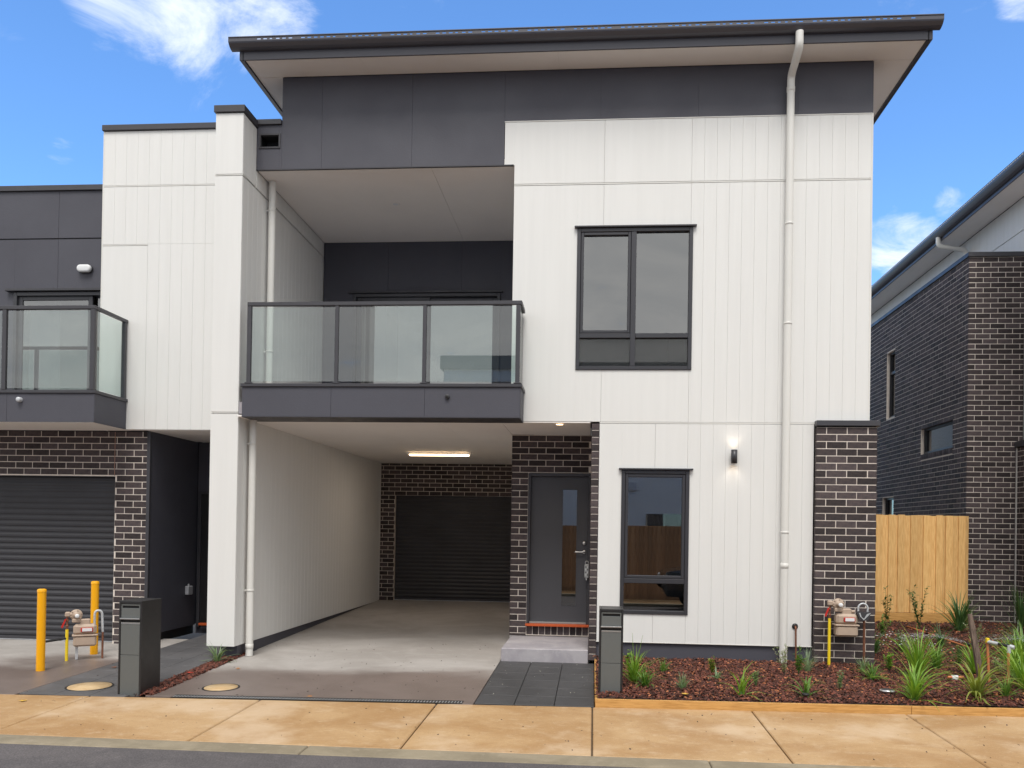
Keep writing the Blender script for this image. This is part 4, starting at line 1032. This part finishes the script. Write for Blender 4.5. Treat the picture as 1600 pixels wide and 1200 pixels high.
meter(-6.09, -.66, .15, R_(32), 'beige gas meter with yellow pipe standing between the two bollards', (-.02,), pipes_left)
meter(2.985, -.19, .44, 0., 'beige gas meter mounted in front of the brick pillar', (.09,), pipes_right)
tp = thing('garden_tap_pipe', 'brown copper pipe bending into a black collar on the white wall', 'pipe', (2.45, -.03, .1))
MB().tube(smoothpath([(2.446, .02, .52), (2.446, -.045, .52), (2.452, -.05, .05)], 6, .035), .011, 12).build('pipe', copper, tp)
MB().lathe([(.014, -.014), (.034, -.012), (.036, -.001)], (2.446, 0, .52), 'y', 24).build('collar', rubber, tp)
sk = thing('weatherproof_socket', 'grey weatherproof power box on the charcoal recess wall', 'power box', (-5.93, 1.56, .66))
MB().cbox(-5.958, -5.90, 1.50, 1.64, .60, .73, .01).build('cover', mat('socket_grey', (.36, .37, .40), .4), sk)
MB().tube([(-5.935, 1.57, .73), (-5.935, 1.57, .76)], .012, 10).build('gland', galv, sk)
MB().box(-5.959, -5.95, 1.515, 1.625, .585, .60).build('base_plate', rubber, sk)
kl = thing('key_lockbox', 'grey key safe with push buttons hanging at the edge of the front door', 'lock box', (-.075, 1.21, 1.0))
cs = MB().cbox(-.106, -.046, 1.185, 1.235, .985, 1.175, .01).build('case', mat('lockbox_grey', (.50, .52, .53), .4, metal=.3), kl)
for j in range(4):
    for i in range(2): MB().cbox(-.096+.024*i, -.08+.024*i, 1.180, 1.187, 1.02+.036*j, 1.036+.036*j, .002).build('button', trim if (i+j) % 2 else labelw, cs)
mb = MB().tube(smoothpath([(-.095, 1.21, 1.17), (-.095, 1.21, 1.215), (-.055, 1.21, 1.215), (-.055, 1.21, 1.17)], 5, .02), .006, 8); mb.build('shackle', silver, kl)
MB().tube([(-.08, 1.205, .985), (-.078, 1.20, .955)], .01, 8).build('dial', galv, kl)
# solar light disc, irrigation bits, stake, string line
sdk = thing('garden_disc_light', 'flat silver-rimmed round garden light lying in the mulch under a strappy plant', 'garden light', (2.97, -1.62, .06))
MB().lathe([(.0, .03), (.062, .03), (.072, .024), (.074, .012), (.06, .0)], (2.97, -1.62, .055), 'z', 32).build('rim', silver, sdk)
MB().lathe([(0, .002), (.056, .001), (.056, 0)], (2.97, -1.62, .086), 'z', 32).build('lens', trim, sdk)
def sprinkler(x, y, h, label):
    z = BZ(x, y); b = thing('sprinkler', label, 'sprinkler', (x, y, z-.01), 'black pop-up sprinklers')
    MB().lathe([(.018, -.02), (.018, h), (.0, h)], (x, y, z), 'z', 16).build('riser', mat('sprinkler_red', (.12, .02, .015), .5), b)
    MB().lathe([(.024, h-.004), (.034, h), (.034, h+.016), (.024, h+.022), (0, h+.022)], (x, y, z), 'z', 18).build('head', rubber, b)
sprinkler(2.07, -2.02, .05, 'short black sprinkler head near the pine edging in front of the small strappy plant')
sprinkler(4.62, .35, .20, 'black sprinkler head spraying water behind the leaning stake')
sp = bpy.data.meshes.new('water_spray'); V_ = []; F2 = []
rs = np.random.RandomState(5)
jets = [(rs.uniform(-.5, .5)+(0 if q % 2 else math.pi), rs.uniform(.7, 1.1), rs.uniform(.24, .36)) for q in range(9)]
for i in range(800):
    a_, RR, hh = jets[rs.randint(9)]; tt = rs.uniform(.02, 1.)**.8; a_ = a_+rs.normal(0, .03)
    up_ = hh*tt-(hh-.05)*tt*tt+rs.normal(0, .003+.014*tt); R0 = RR*tt
    c = np.array((4.62+R0*math.cos(a_), .35+R0*math.sin(a_), BZ(4.62, .35)+.215+up_)); l = rs.uniform(.008, .03); wv = rs.uniform(.0002, .0005)
    t_ = np.array((math.cos(a_), math.sin(a_), hh-2*(hh-.05)*tt)); t_ /= np.linalg.norm(t_); n0 = np.cross(t_, (0, 1, 0)); n0 /= np.linalg.norm(n0); n1_ = np.cross(t_, n0)
    k0 = len(V_)
    V_ += [tuple(c-t_*l), tuple(c+n0*wv), tuple(c+n1_*wv), tuple(c-(n0+n1_)*wv), tuple(c+t_*l)]
    F2 += [(k0, k0+1, k0+2), (k0, k0+2, k0+3), (k0, k0+3, k0+1), (k0+4, k0+2, k0+1), (k0+4, k0+3, k0+2), (k0+4, k0+1, k0+3)]
sp.from_pydata(V_, [], F2); sp.materials.append(mat('water_drops', (.75, .8, .85), .15, spec=.6))
spo = bpy.data.objects.new('water_spray', sp); COL.objects.link(spo); tag(spo, 'fine white water spray fanning out from the sprinkler behind the leaning stake', 'water spray', kind='stuff')
stk = MB(); p0 = Vector((4.17, -1.0, .03)); p1 = Vector((4.055, -.95, .80)); dd = (p1-p0).normalized(); ux = Vector((1, 0, 0)); uy = dd.cross(ux).normalized(); vx = uy.cross(dd)
vs_ = []
for c_, s_ in ((p0, .030), (p0*.2+p1*.8, .026), (p1, .018)):
    for sx, sy in ((-1, -1), (1, -1), (1, 1), (-1, 1)): vs_.append(c_+vx*s_*sx+uy*s_*sy*.8)
stk.add(vs_, [(3, 2, 1, 0), (8, 9, 10, 11)]+[(i, (i+1) % 4, (i+1) % 4+4, i+4) for i in range(4)]+[(i+4, (i+1) % 4+4, (i+1) % 4+8, i+8) for i in range(4)])
tag(stk.build('garden_stake', oldwood, None, base=(4.17, -1.0, .03)), 'leaning weathered hardwood stake in the garden bed', 'stake')
wp = thing('water_riser', 'two orange pipes joined by a grey and black coupling behind the leaning stake', 'pipe', (4.3, -1.0, .05))
MB().tube([(4.25, -.98, .03), (4.235, -.96, .50)], .014, 12).build('pipe', orangep, wp)
MB().tube([(4.345, -1.2, .03), (4.355, -1.16, .43)], .014, 12).build('pipe', orangep, wp)
MB().tube([(4.23, -.97, .51), (4.30, -1.06, .50)], .02, 12).build('coupling', galv, wp)
MB().tube([(4.30, -1.06, .50), (4.40, -1.18, .485)], .015, 12).build('hose', rubber, wp)
mb = MB(); mb.tube([(4.37, -1.16, .49), (4.40, -1.19, .48)], .022, 12); mb.tube([(4.365, -1.16, .50), (4.36, -1.16, .42)], .02, 12); mb.build('elbow', galv, wp)
MB().cbox(4.215, 4.245, -.99, -.95, .50, .55, .004).build('union', yelp, wp)
tag(MB().tube([(4.98, 3.3, .205), (5.02, 2.4, .18), (5.04, 1.2, .15)], .012, 8).build('irrigation_hose', orangep, None, base=(5.0, 2.3, .17)), 'thin orange irrigation hose lying across the rear of the garden bed', 'hose')
pb = thing('water_meter', 'small white and red water meter low in the mulch beside the leaning stake', 'water meter', (3.95, -.85, .08))
MB().lathe([(.03, 0), (.035, .005), (.035, .05), (0, .052)], (3.95, -.85, .07), 'z', 20).build('body', labelw, pb)
MB().tube([(3.87, -.86, .10), (4.04, -.84, .10)], .014, 10).build('coupling', orangep, pb)

# ---- plants ---------------------------------------------------------------
def leafmat(name, c1, c2):
    m = bpy.data.materials.new(name); m.use_nodes = True; t = m.node_tree; p = t.nodes['Principled BSDF']; p.inputs['Roughness'].default_value = .5
    ge = t.nodes.new('ShaderNodeNewGeometry'); c = mixc(t, ge.outputs['Random Per Island'], c1, c2); t.links.new(c, p.inputs['Base Color'])
    tr = N(t, 'ShaderNodeBsdfTranslucent'); t.links.new(mixc(t, 1., c, (1.2, 1.25, .6), 'MULTIPLY'), tr.inputs[0])
    mx = N(t, 'ShaderNodeMixShader', i_0=.32); o = t.nodes['Material Output']
    t.links.new(p.outputs[0], mx.inputs[1]); t.links.new(tr.outputs[0], mx.inputs[2]); t.links.new(mx.outputs[0], o.inputs[0]); return m
gA = leafmat('leaf_fresh', (.15, .30, .03), (.30, .46, .07)); gB = leafmat('leaf_mid', (.10, .22, .04), (.20, .34, .07)); gC = leafmat('leaf_blue', (.17, .26, .14), (.33, .43, .26)); gD = leafmat('leaf_deep', (.05, .12, .04), (.11, .20, .06)); gE = leafmat('leaf_yellow', (.30, .33, .07), (.20, .26, .05)); gF = leafmat('leaf_pale', (.28, .36, .20), (.42, .46, .30))
def strap(x, y, n, length, width, spread, m, droop=.5, zb=None, seed=0):
    r = random.Random(seed*77+int(abs(x)*1000)); mb = MB(); z = BZ(x, y) if zb is None else zb
    for i in range(n):
        az = r.uniform(0, 2*math.pi); inc = abs(r.gauss(0, 1))*spread; Ln = length*1.22*r.uniform(.5, 1.1); wd = width*1.3*r.uniform(.7, 1.2)
        p = Vector((x+r.uniform(-.02, .02), y+r.uniform(-.02, .02), z-.01)); th = inc; seg = 7; h = Vector((math.cos(az), math.sin(az), 0)); sd_v = Vector((-math.sin(az), math.cos(az), 0))
        L_, R2 = [], []
        for k in range(seg+1):
            t = k/seg; wk = wd*(1-t**2.2)*.5+.0004; rib = Vector((0, 0, -1))*0
            L_.append(p+sd_v*wk); R2.append(p-sd_v*wk)
            d = Vector((0, 0, 1))*math.cos(th)+h*math.sin(th); p = p+d*(Ln/seg); th += droop*(t+.25)*r.uniform(.3, 1.)*.6
            if p.z < z+.004: p.z = z+.004
        v = []
        for a, b in zip(L_, R2): v += [a, (a+b)/2-h*.15*width+Vector((0, 0, -.1*width)), b]
        f = []
        for k in range(seg): f += [(3*k, 3*k+1, 3*k+4, 3*k+3), (3*k+1, 3*k+2, 3*k+5, 3*k+4)]
        mb.add(v, f, True)
    return mb
def splant(x, y, label, n=40, length=.35, width=.012, spread=.45, m=None, droop=.5, cat='plant', name='strappy_plant', seed=0, zb=None, group='strappy plants in the garden bed'):
    b = thing(name, label, cat, (x, y, BZ(x, y) if zb is None else zb), group)
    strap(x, y, int(n*1.5), length, width, spread, m, droop, zb, seed).build('foliage', m or gA, b)
    MB().lathe([(.028, -.02), (.022, .02), (.01, .035)], (x, y, BZ(x, y) if zb is None else zb), 'z', 10).build('crown', gD, b)
    return b
def leafy(x, y, h, label, n=60, m=None, ls=.03, spread=.12, stems=6, name='leafy_shrub', flowers=None, group='small leafy shrubs in the garden bed', lw=.45):
    r = random.Random(int(x*1000)); z = BZ(x, y); b = thing(name, label, 'shrub', (x, y, z), group)
    sm = MB(); lm = MB()
    for s_ in range(stems):
        az = r.uniform(0, 6.28); tilt = r.uniform(.1, 1.)*spread/h; p = Vector((x, y, z-.01)); d = Vector((math.cos(az)*tilt, math.sin(az)*tilt, 1)).normalized(); pts = [p]
        Ls = h*r.uniform(.6, 1.05)
        for k in range(5): d = (d+Vector((r.uniform(-.12, .12), r.uniform(-.12, .12), .05))).normalized(); p = p+d*Ls/5; pts.append(p.copy())
        sm.tube(pts, [.004, .0035, .003, .0025, .002, .001], 5)
        for k in range(int(1.6*n)//stems):
            t = r.uniform(.2, 1.)*5; i = min(4, int(t)); q = pts[i].lerp(pts[i+1], t-i); a = r.uniform(0, 6.28); e_ = r.uniform(-.1, .9)
            dl2 = Vector((math.cos(a)*math.cos(e_), math.sin(a)*math.cos(e_), math.sin(e_))); s2 = dl2.cross(Vector((0, 0, 1))).normalized(); nn = s2.cross(dl2); l2 = 1.15*ls*r.uniform(.6, 1.2); wd = l2*lw/2
            lm.add([q, q+dl2*l2*.45+s2*wd+nn*.003, q+dl2*l2, q+dl2*l2*.45-s2*wd+nn*.003, q+dl2*l2*.5-nn*.002], [(0, 4, 1), (1, 4, 2), (2, 4, 3), (3, 4, 0)], True)
    sm.build('stem', gD if m is not gF else oldwood, b); lm.build('leaves', m, b)
    if flowers:
        fm = MB()
        for k in range(flowers): 
            q = Vector((x+r.uniform(-1, 1)*spread*1.3, y+r.uniform(-1, 1)*spread, z+h*r.uniform(.5, .95))); fm.lathe([(0, .004), (.008, .002), (.01, 0), (0, -.002)], q, 'z', 7)
        fm.build('flower', labelw, b)
    return b
splant(.46, -1.43, 'tall grassy clump with two upright seed stalks right beside the grey letterbox', 46, .34, .011, .38, gA, .55)
_t = MB(); z_ = BZ(.46, -1.43)
for dx_, h_ in ((-.03, .52), (.08, .50), (.02, .40)): _t.tube([(.46, -1.43, z_), (.46+dx_*.4, -1.43, z_+h_*.5), (.46+dx_, -1.43, z_+h_)], [.004, .0035, .001], 6)
_t.build('stalk', gA, [o for o in bpy.data.objects if o.name.startswith('strappy_plant')][0])
leafy(.42, -1.30, .33, 'feathery green shrub tucked behind the grassy clump at the letterbox', 90, gA, .035, .08)
splant(.56, -1.62, 'low arching clump in front of the tall grassy plant by the letterbox', 36, .22, .012, .75, gB, .8)
splant(.80, -.92, 'tiny fine tuft nearest the white wall, second plant from the letterbox', 46, .15, .005, .5, gB, .4)
splant(.93, -1.72, 'tiny blue-green tuft in the open mulch below the ground floor window', 50, .15, .005, .5, gC, .4)
leafy(1.34, -.92, .23, 'bright feathery little bush with yellow-brown base near the white wall', 150, gE, .026, .07, 9)
splant(1.35, -1.22, 'small pale arching clump just in front of the feathery bush', 20, .13, .009, .7, gC, .8)
splant(1.47, -1.95, 'sparse upright strappy plant with long arching blades below the wall light', 15, .31, .014, .55, gA, .75)
leafy(1.70, -1.50, .17, 'small olive spiky shrub behind the sparse strappy plant', 80, gC, .03, .05, 6, lw=.25)
leafy(2.10, -1.02, .36, 'pale grey-leaved twiggy shrub at the foot of the tall downpipe', 120, gF, .028, .15, 9)
leafy(2.30, -.80, .30, 'dark green leafy shrub between the downpipe and the copper pipe', 90, gB, .04, .08, 7)
splant(2.44, -.62, 'fine grey tuft below the copper pipe', 46, .24, .004, .45, gC, .4)
splant(2.11, -1.90, 'small strappy plant behind the short sprinkler head', 22, .24, .014, .7, gB, .85)
leafy(2.53, -1.55, .20, 'narrow blue-grey spiky seedling in the mulch in front of the gas meter', 70, gC, .03, .03, 5, lw=.25)
splant(3.10, -.45, 'fine pale tuft at the foot of the brick pillar', 34, .18, .006, .6, gC, .5)
splant(3.04, -.95, 'medium green clump in the mulch just right of the gas meter', 34, .22, .013, .75, gB, .8)
splant(3.12, -1.92, 'large strappy plant arching over the round garden light', 44, .42, .017, .6, gA, .8)
splant(3.62, -.70, 'big upright bright green strappy plant in the middle of the right hand bed', 62, .50, .016, .42, gA, .55)
splant(3.78, -1.75, 'broad splayed strappy plant in front of the leaning stake', 38, .46, .020, .85, gE, .95)
splant(4.42, -1.35, 'tall grassy plant cut by the right edge of the photo beside the orange pipes', 56, .50, .014, .42, gA, .6)
splant(4.12, -1.62, 'fine drooping tuft low in the mulch below the orange pipes', 50, .26, .006, .7, gB, .7)
splant(4.30, -.55, 'upright green clump directly behind the orange pipes', 46, .36, .015, .45, gA, .5)
splant(5.62, 2.95, 'dark strappy plant growing against the right end of the pine fence', 46, .55, .020, .45, gD, .5)
splant(6.60, 3.1, 'tall dark green upright plant in the corner of the brick walls', 60, .62, .012, .2, gD, .2)
splant(5.55, .95, 'bright arching clump at the right edge of the photo behind the orange pipes', 46, .42, .016, .6, gB, .7)
splant(6.0, 2.0, 'thin arching pale clump left of the tall corner plant', 26, .42, .010, .8, gC, .9)
leafy(4.05, .95, .30, 'low bushy shrub with small white flowers at the end of the pillar', 240, gC, .032, .30, 14, flowers=20)
leafy(3.95, .30, .30, 'second low shrub with white flowers in the middle of the bed', 220, gF, .028, .28, 12, flowers=26)
leafy(3.45, -.30, .22, 'rounded bright seedling with divided leaves at the pillar corner', 80, gA, .045, .12, 7)
leafy(4.30, 2.4, .28, 'low dark leafed shrub in front of the left end of the pine fence', 90, gB, .045, .16, 8)
leafy(4.62, 3.2, .62, 'tall thin shrub with dark leaves against the left part of the pine fence', 70, gD, .055, .10, 4)
leafy(5.05, 3.0, .72, 'dark leafed shrub with red tips against the middle of the pine fence', 110, gD, .06, .18, 6)
splant(3.55, .55, 'dark arching clump in the shade beside the brick pillar', 38, .36, .014, .6, gD, .7)
splant(5.2, .6, 'dark fine grass clump behind the leaning stake', 40, .32, .008, .6, gD, .7)
leafy(4.65, -.35, .22, 'grey leafed low shrub between the stake and the sprinkler', 120, gF, .03, .2, 9)
splant(4.65, -.72, 'arching bright clump at the far right edge beside the front orange pipe', 46, .42, .015, .6, gA, .7)
splant(3.35, -1.35, 'small fine green tuft between the two large strappy plants', 40, .24, .007, .6, gB, .6)
splant(4.0, -.25, 'medium strappy plant between the stake and the white flowered shrub', 40, .36, .013, .55, gB, .65)
splant(4.75, 1.5, 'dark tufted plant in the rear mulch left of the orange hose', 36, .34, .010, .6, gD, .6)
leafy(4.52, -1.02, .30, 'dense small leafed shrub at the right edge of the bed by the path', 160, gB, .03, .2, 10)
leafy(3.35, .55, .26, 'green ferny groundcover close to the pillar side', 120, gB, .035, .18, 9)
leafy(5.3, 1.7, .30, 'grey green low shrub behind the sprinkler spray', 160, gF, .03, .25, 10)
leafy(4.4, .1, .25, 'small dark shrub just left of the sprinkler', 110, gD, .035, .18, 8)
leafy(5.9, 3.4, .42, 'bushy dark shrub at the brick corner behind the fence end', 140, gD, .045, .2, 9)
splant(5.02, .0, 'tall thin bladed clump right of the sprinkler at the photo edge', 44, .38, .012, .5, gA, .6)
splant(-4.46, -.62, 'small bluish strappy plant in the narrow mulch strip by the column', 34, .24, .012, .65, gC, .7, zb=G(-.62)+.01)

# ---- litter ---------------------------------------------------------------
def leaf(x, y, z, s, rz, c, label):
    mb = MB(); pts = [(0, -1), (.35, -.4), (.9, -.3), (.5, .15), (.6, .7), (0, .45), (-.55, .75), (-.5, .1), (-.95, -.2), (-.35, -.45)]
    n = len(pts); v = [(p*s*math.cos(rz)-q*s*math.sin(rz), p*s*math.sin(rz)+q*s*math.cos(rz), .004+.25*s*(abs(p)*.5+q*q*.3)) for p, q in pts]+[(0, 0, .003)]
    mb.add(v, [(i, (i+1) % n, n) for i in range(n)]); o = mb.build('fallen_leaf', mat(c[0], c[1], .7), None); o.location = (x, y, z+.002); tag(o, label, 'leaf', 'fallen leaves')
lr_, lo_, ly_ = ('leaf_brown', (.25, .09, .04)), ('leaf_orange', (.55, .22, .04)), ('leaf_gold', (.62, .38, .06))
leaf(-5.35, -2.75, G(-2.75), .045, .4, ly_, 'yellow fallen leaf on the tan footpath left of the letterbox')
leaf(-2.75, -2.25, G(-2.2)+.01, .035, 1.2, lo_, 'orange fallen leaf lying on the channel drain')
leaf(-4.05, -.95, G(-.95), .035, 2.2, lo_, 'orange fallen leaf on the driveway near the downpipe foot')
leaf(-5.45, -1.1, G(-1.1)+.003, .04, .8, lr_, 'red-brown fallen leaf on the dark pavers right of the gas meter')
leaf(-4.42, -1.35, G(-1.35)+.02, .045, .2, ('leaf_red', (.5, .05, .03)), 'red and yellow fallen leaf on the narrow mulch strip')
leaf(.92, -2.0, BZ(.92, -2.0)+.012, .045, 1.5, ly_, 'pale yellow fallen leaf on the mulch near the letterbox')
rb = np.random.RandomState(9); pts_ = []
for _ in range(520):
    x_, y_ = rb.uniform(-6, 4), rb.uniform(-3.8, 1.2)
    if y_ > YF(x_) and (x_ > .0 or x_ < -5.6): continue
    pts_.append((x_, y_, G(y_)+.004))
dbo = chips('grit', pts_, mat('dark_grit', (.06, .045, .04), .9, rand=.5), .004, .018, 11); tag(dbo, 'dark specks of grit and bark scattered on the concrete', 'grit')
pts_ = [(rb.uniform(-1.1, 0), rb.uniform(-2.2, -.05), 0) for _ in range(26)]; pts_ = [(x_, y_, G(y_)+.007) for x_, y_, _ in pts_]
dbo = chips('pebbles', pts_, mat('white_pebble', (.6, .58, .5), .8), .006, .014, 12); tag(dbo, 'tiny white pebbles scattered on the charcoal pavers', 'pebbles')

# ================================================================== ACROSS THE LANE (seen in the reflections)
F3 = thing('paling_fence', 'timber paling fence across the lane, mirrored in the ground floor window', 'fence', (1, -11, -.1))
pm = MB().cbox(-.06, .06, 0, .016, 0, 1.9, .002).mesh('paling', mat('brown_paling', (.55, .31, .16), col2=(.38, .20, .09), **pinek))
for i in range(140): inst('paling', pm, (-8+.11*i, -11.0-(.018 if i % 2 else 0), -.1), F3)
MB().box(-8, 7.4, -11.08, -11.04, .3, .38).build('rail', oldwood, F3)
O1 = thing('house', 'white rendered two storey house across the lane, seen only in reflections', 'house', (3, -16, 0))
MB().box(-4.5, 9, -24, -15, -.2, 6.4).build('wall', white, O1); MB().cbox(-4.6, 9.1, -24, -14.9, 6.4, 6.8, .01).build('parapet', trim, O1)
MB().box(1.6, 3.3, -15, -14.94, .6, 2.2).build('window', winglass, O1); MB().box(3.6, 5.4, -15, -14.9, 4.1, 4.5).build('awning', trim, O1); MB().box(1.0, 1.3, -14.99, -14.93, 2.9, 3.15).build('vent', galv, O1)
O2 = thing('house', 'house with a dark hipped roof across the lane, seen only in reflections', 'house', (-12, -20, 0))
MB().box(-22, -4, -30, -17, -.2, 5.29).build('wall', white, O2)
mb = MB(); mb.add([(-22.6, -16.4, 5.3), (-3.4, -16.4, 5.3), (-3.4, -30.6, 5.3), (-22.6, -30.6, 5.3), (-16, -23, 6.9), (-10, -23, 6.9)], [(0, 1, 5, 4), (1, 2, 5), (2, 3, 4, 5), (3, 0, 4)]); mb.build('roof', mat('dark_roof', (.05, .055, .055), .6), O2)
cr = thing('parked_car', 'dark grey parked car across the lane, mirrored in the ground floor window', 'car', (3.6, -8.6, -.12))
sec = [(1.5, .45, .62, .70), (1.62, .25, .78, .78), (2.5, .22, .92, .86), (2.95, .22, .98, .88), (3.6, .2, 1.0, .9), (4.8, .2, 1.0, .9), (5.6, .22, 1.0, .88), (5.9, .35, .95, .78)]
def ring(x, zb, zt, hw): return [(x, -8.5-hw*.92, zb), (x, -8.5-hw, zb+.15), (x, -8.5-hw, zt-.2), (x, -8.5-hw*.9, zt), (x, -8.5+hw*.9, zt), (x, -8.5+hw, zt-.2), (x, -8.5+hw, zb+.15), (x, -8.5+hw*.92, zb)]
def loft(rings):
    mb = MB(); n = len(rings[0]); v = [p for r in rings for p in r]
    f = [(i*n+k, i*n+(k+1) % n, (i+1)*n+(k+1) % n, (i+1)*n+k) for i in range(len(rings)-1) for k in range(n)]+[tuple(range(n))[::-1], tuple(range(len(v)-n, len(v)))]
    mb.add(v, f); return mb
paint = mat('car_paint', (.05, .055, .06), .25, metal=.5, coat=1.)
bo = loft([ring(*s_) for s_ in sec]).build('body', paint, cr)
loft([[(x_, -8.5-h1, .96), (x_, -8.5-h1*.8, zt_), (x_, -8.5+h1*.8, zt_), (x_, -8.5+h1, .96)] for x_, h1, zt_ in ((2.75, .82, .98), (3.5, .8, 1.40), (4.3, .8, 1.46), (5.2, .78, 1.38), (5.8, .75, 1.0))]).build('cabin', winglass, cr)
loft([[(x_, -8.5-h1, zt_-.03), (x_, -8.5-h1*.9, zt_), (x_, -8.5+h1*.9, zt_), (x_, -8.5+h1, zt_-.03)] for x_, h1, zt_ in ((3.5, .66, 1.42), (4.3, .66, 1.485), (5.2, .64, 1.40))]).build('roof', paint, cr)
for sy_2 in (-1, 1):
    MB().cbox(1.52, 1.72, -8.5+sy_2*.62-.16, -8.5+sy_2*.62+.16, .55, .70, .03).build('headlight', galv, cr)
    for x_ in (2.35, 5.05):
        mb = MB().lathe([(0, -.1), (.2, -.1), (.31, -.1), (.33, -.07), (.33, .07), (.31, .1), (0, .1)], (x_, -8.5+sy_2*.82, .2), 'y', 24); wh = mb.build('wheel', rubber, cr)
        MB().lathe([(0, 0), (.2, 0), (.21, .01)], (x_, -8.5+sy_2*.925, .2), 'y', 20).build('rim', silver, wh)
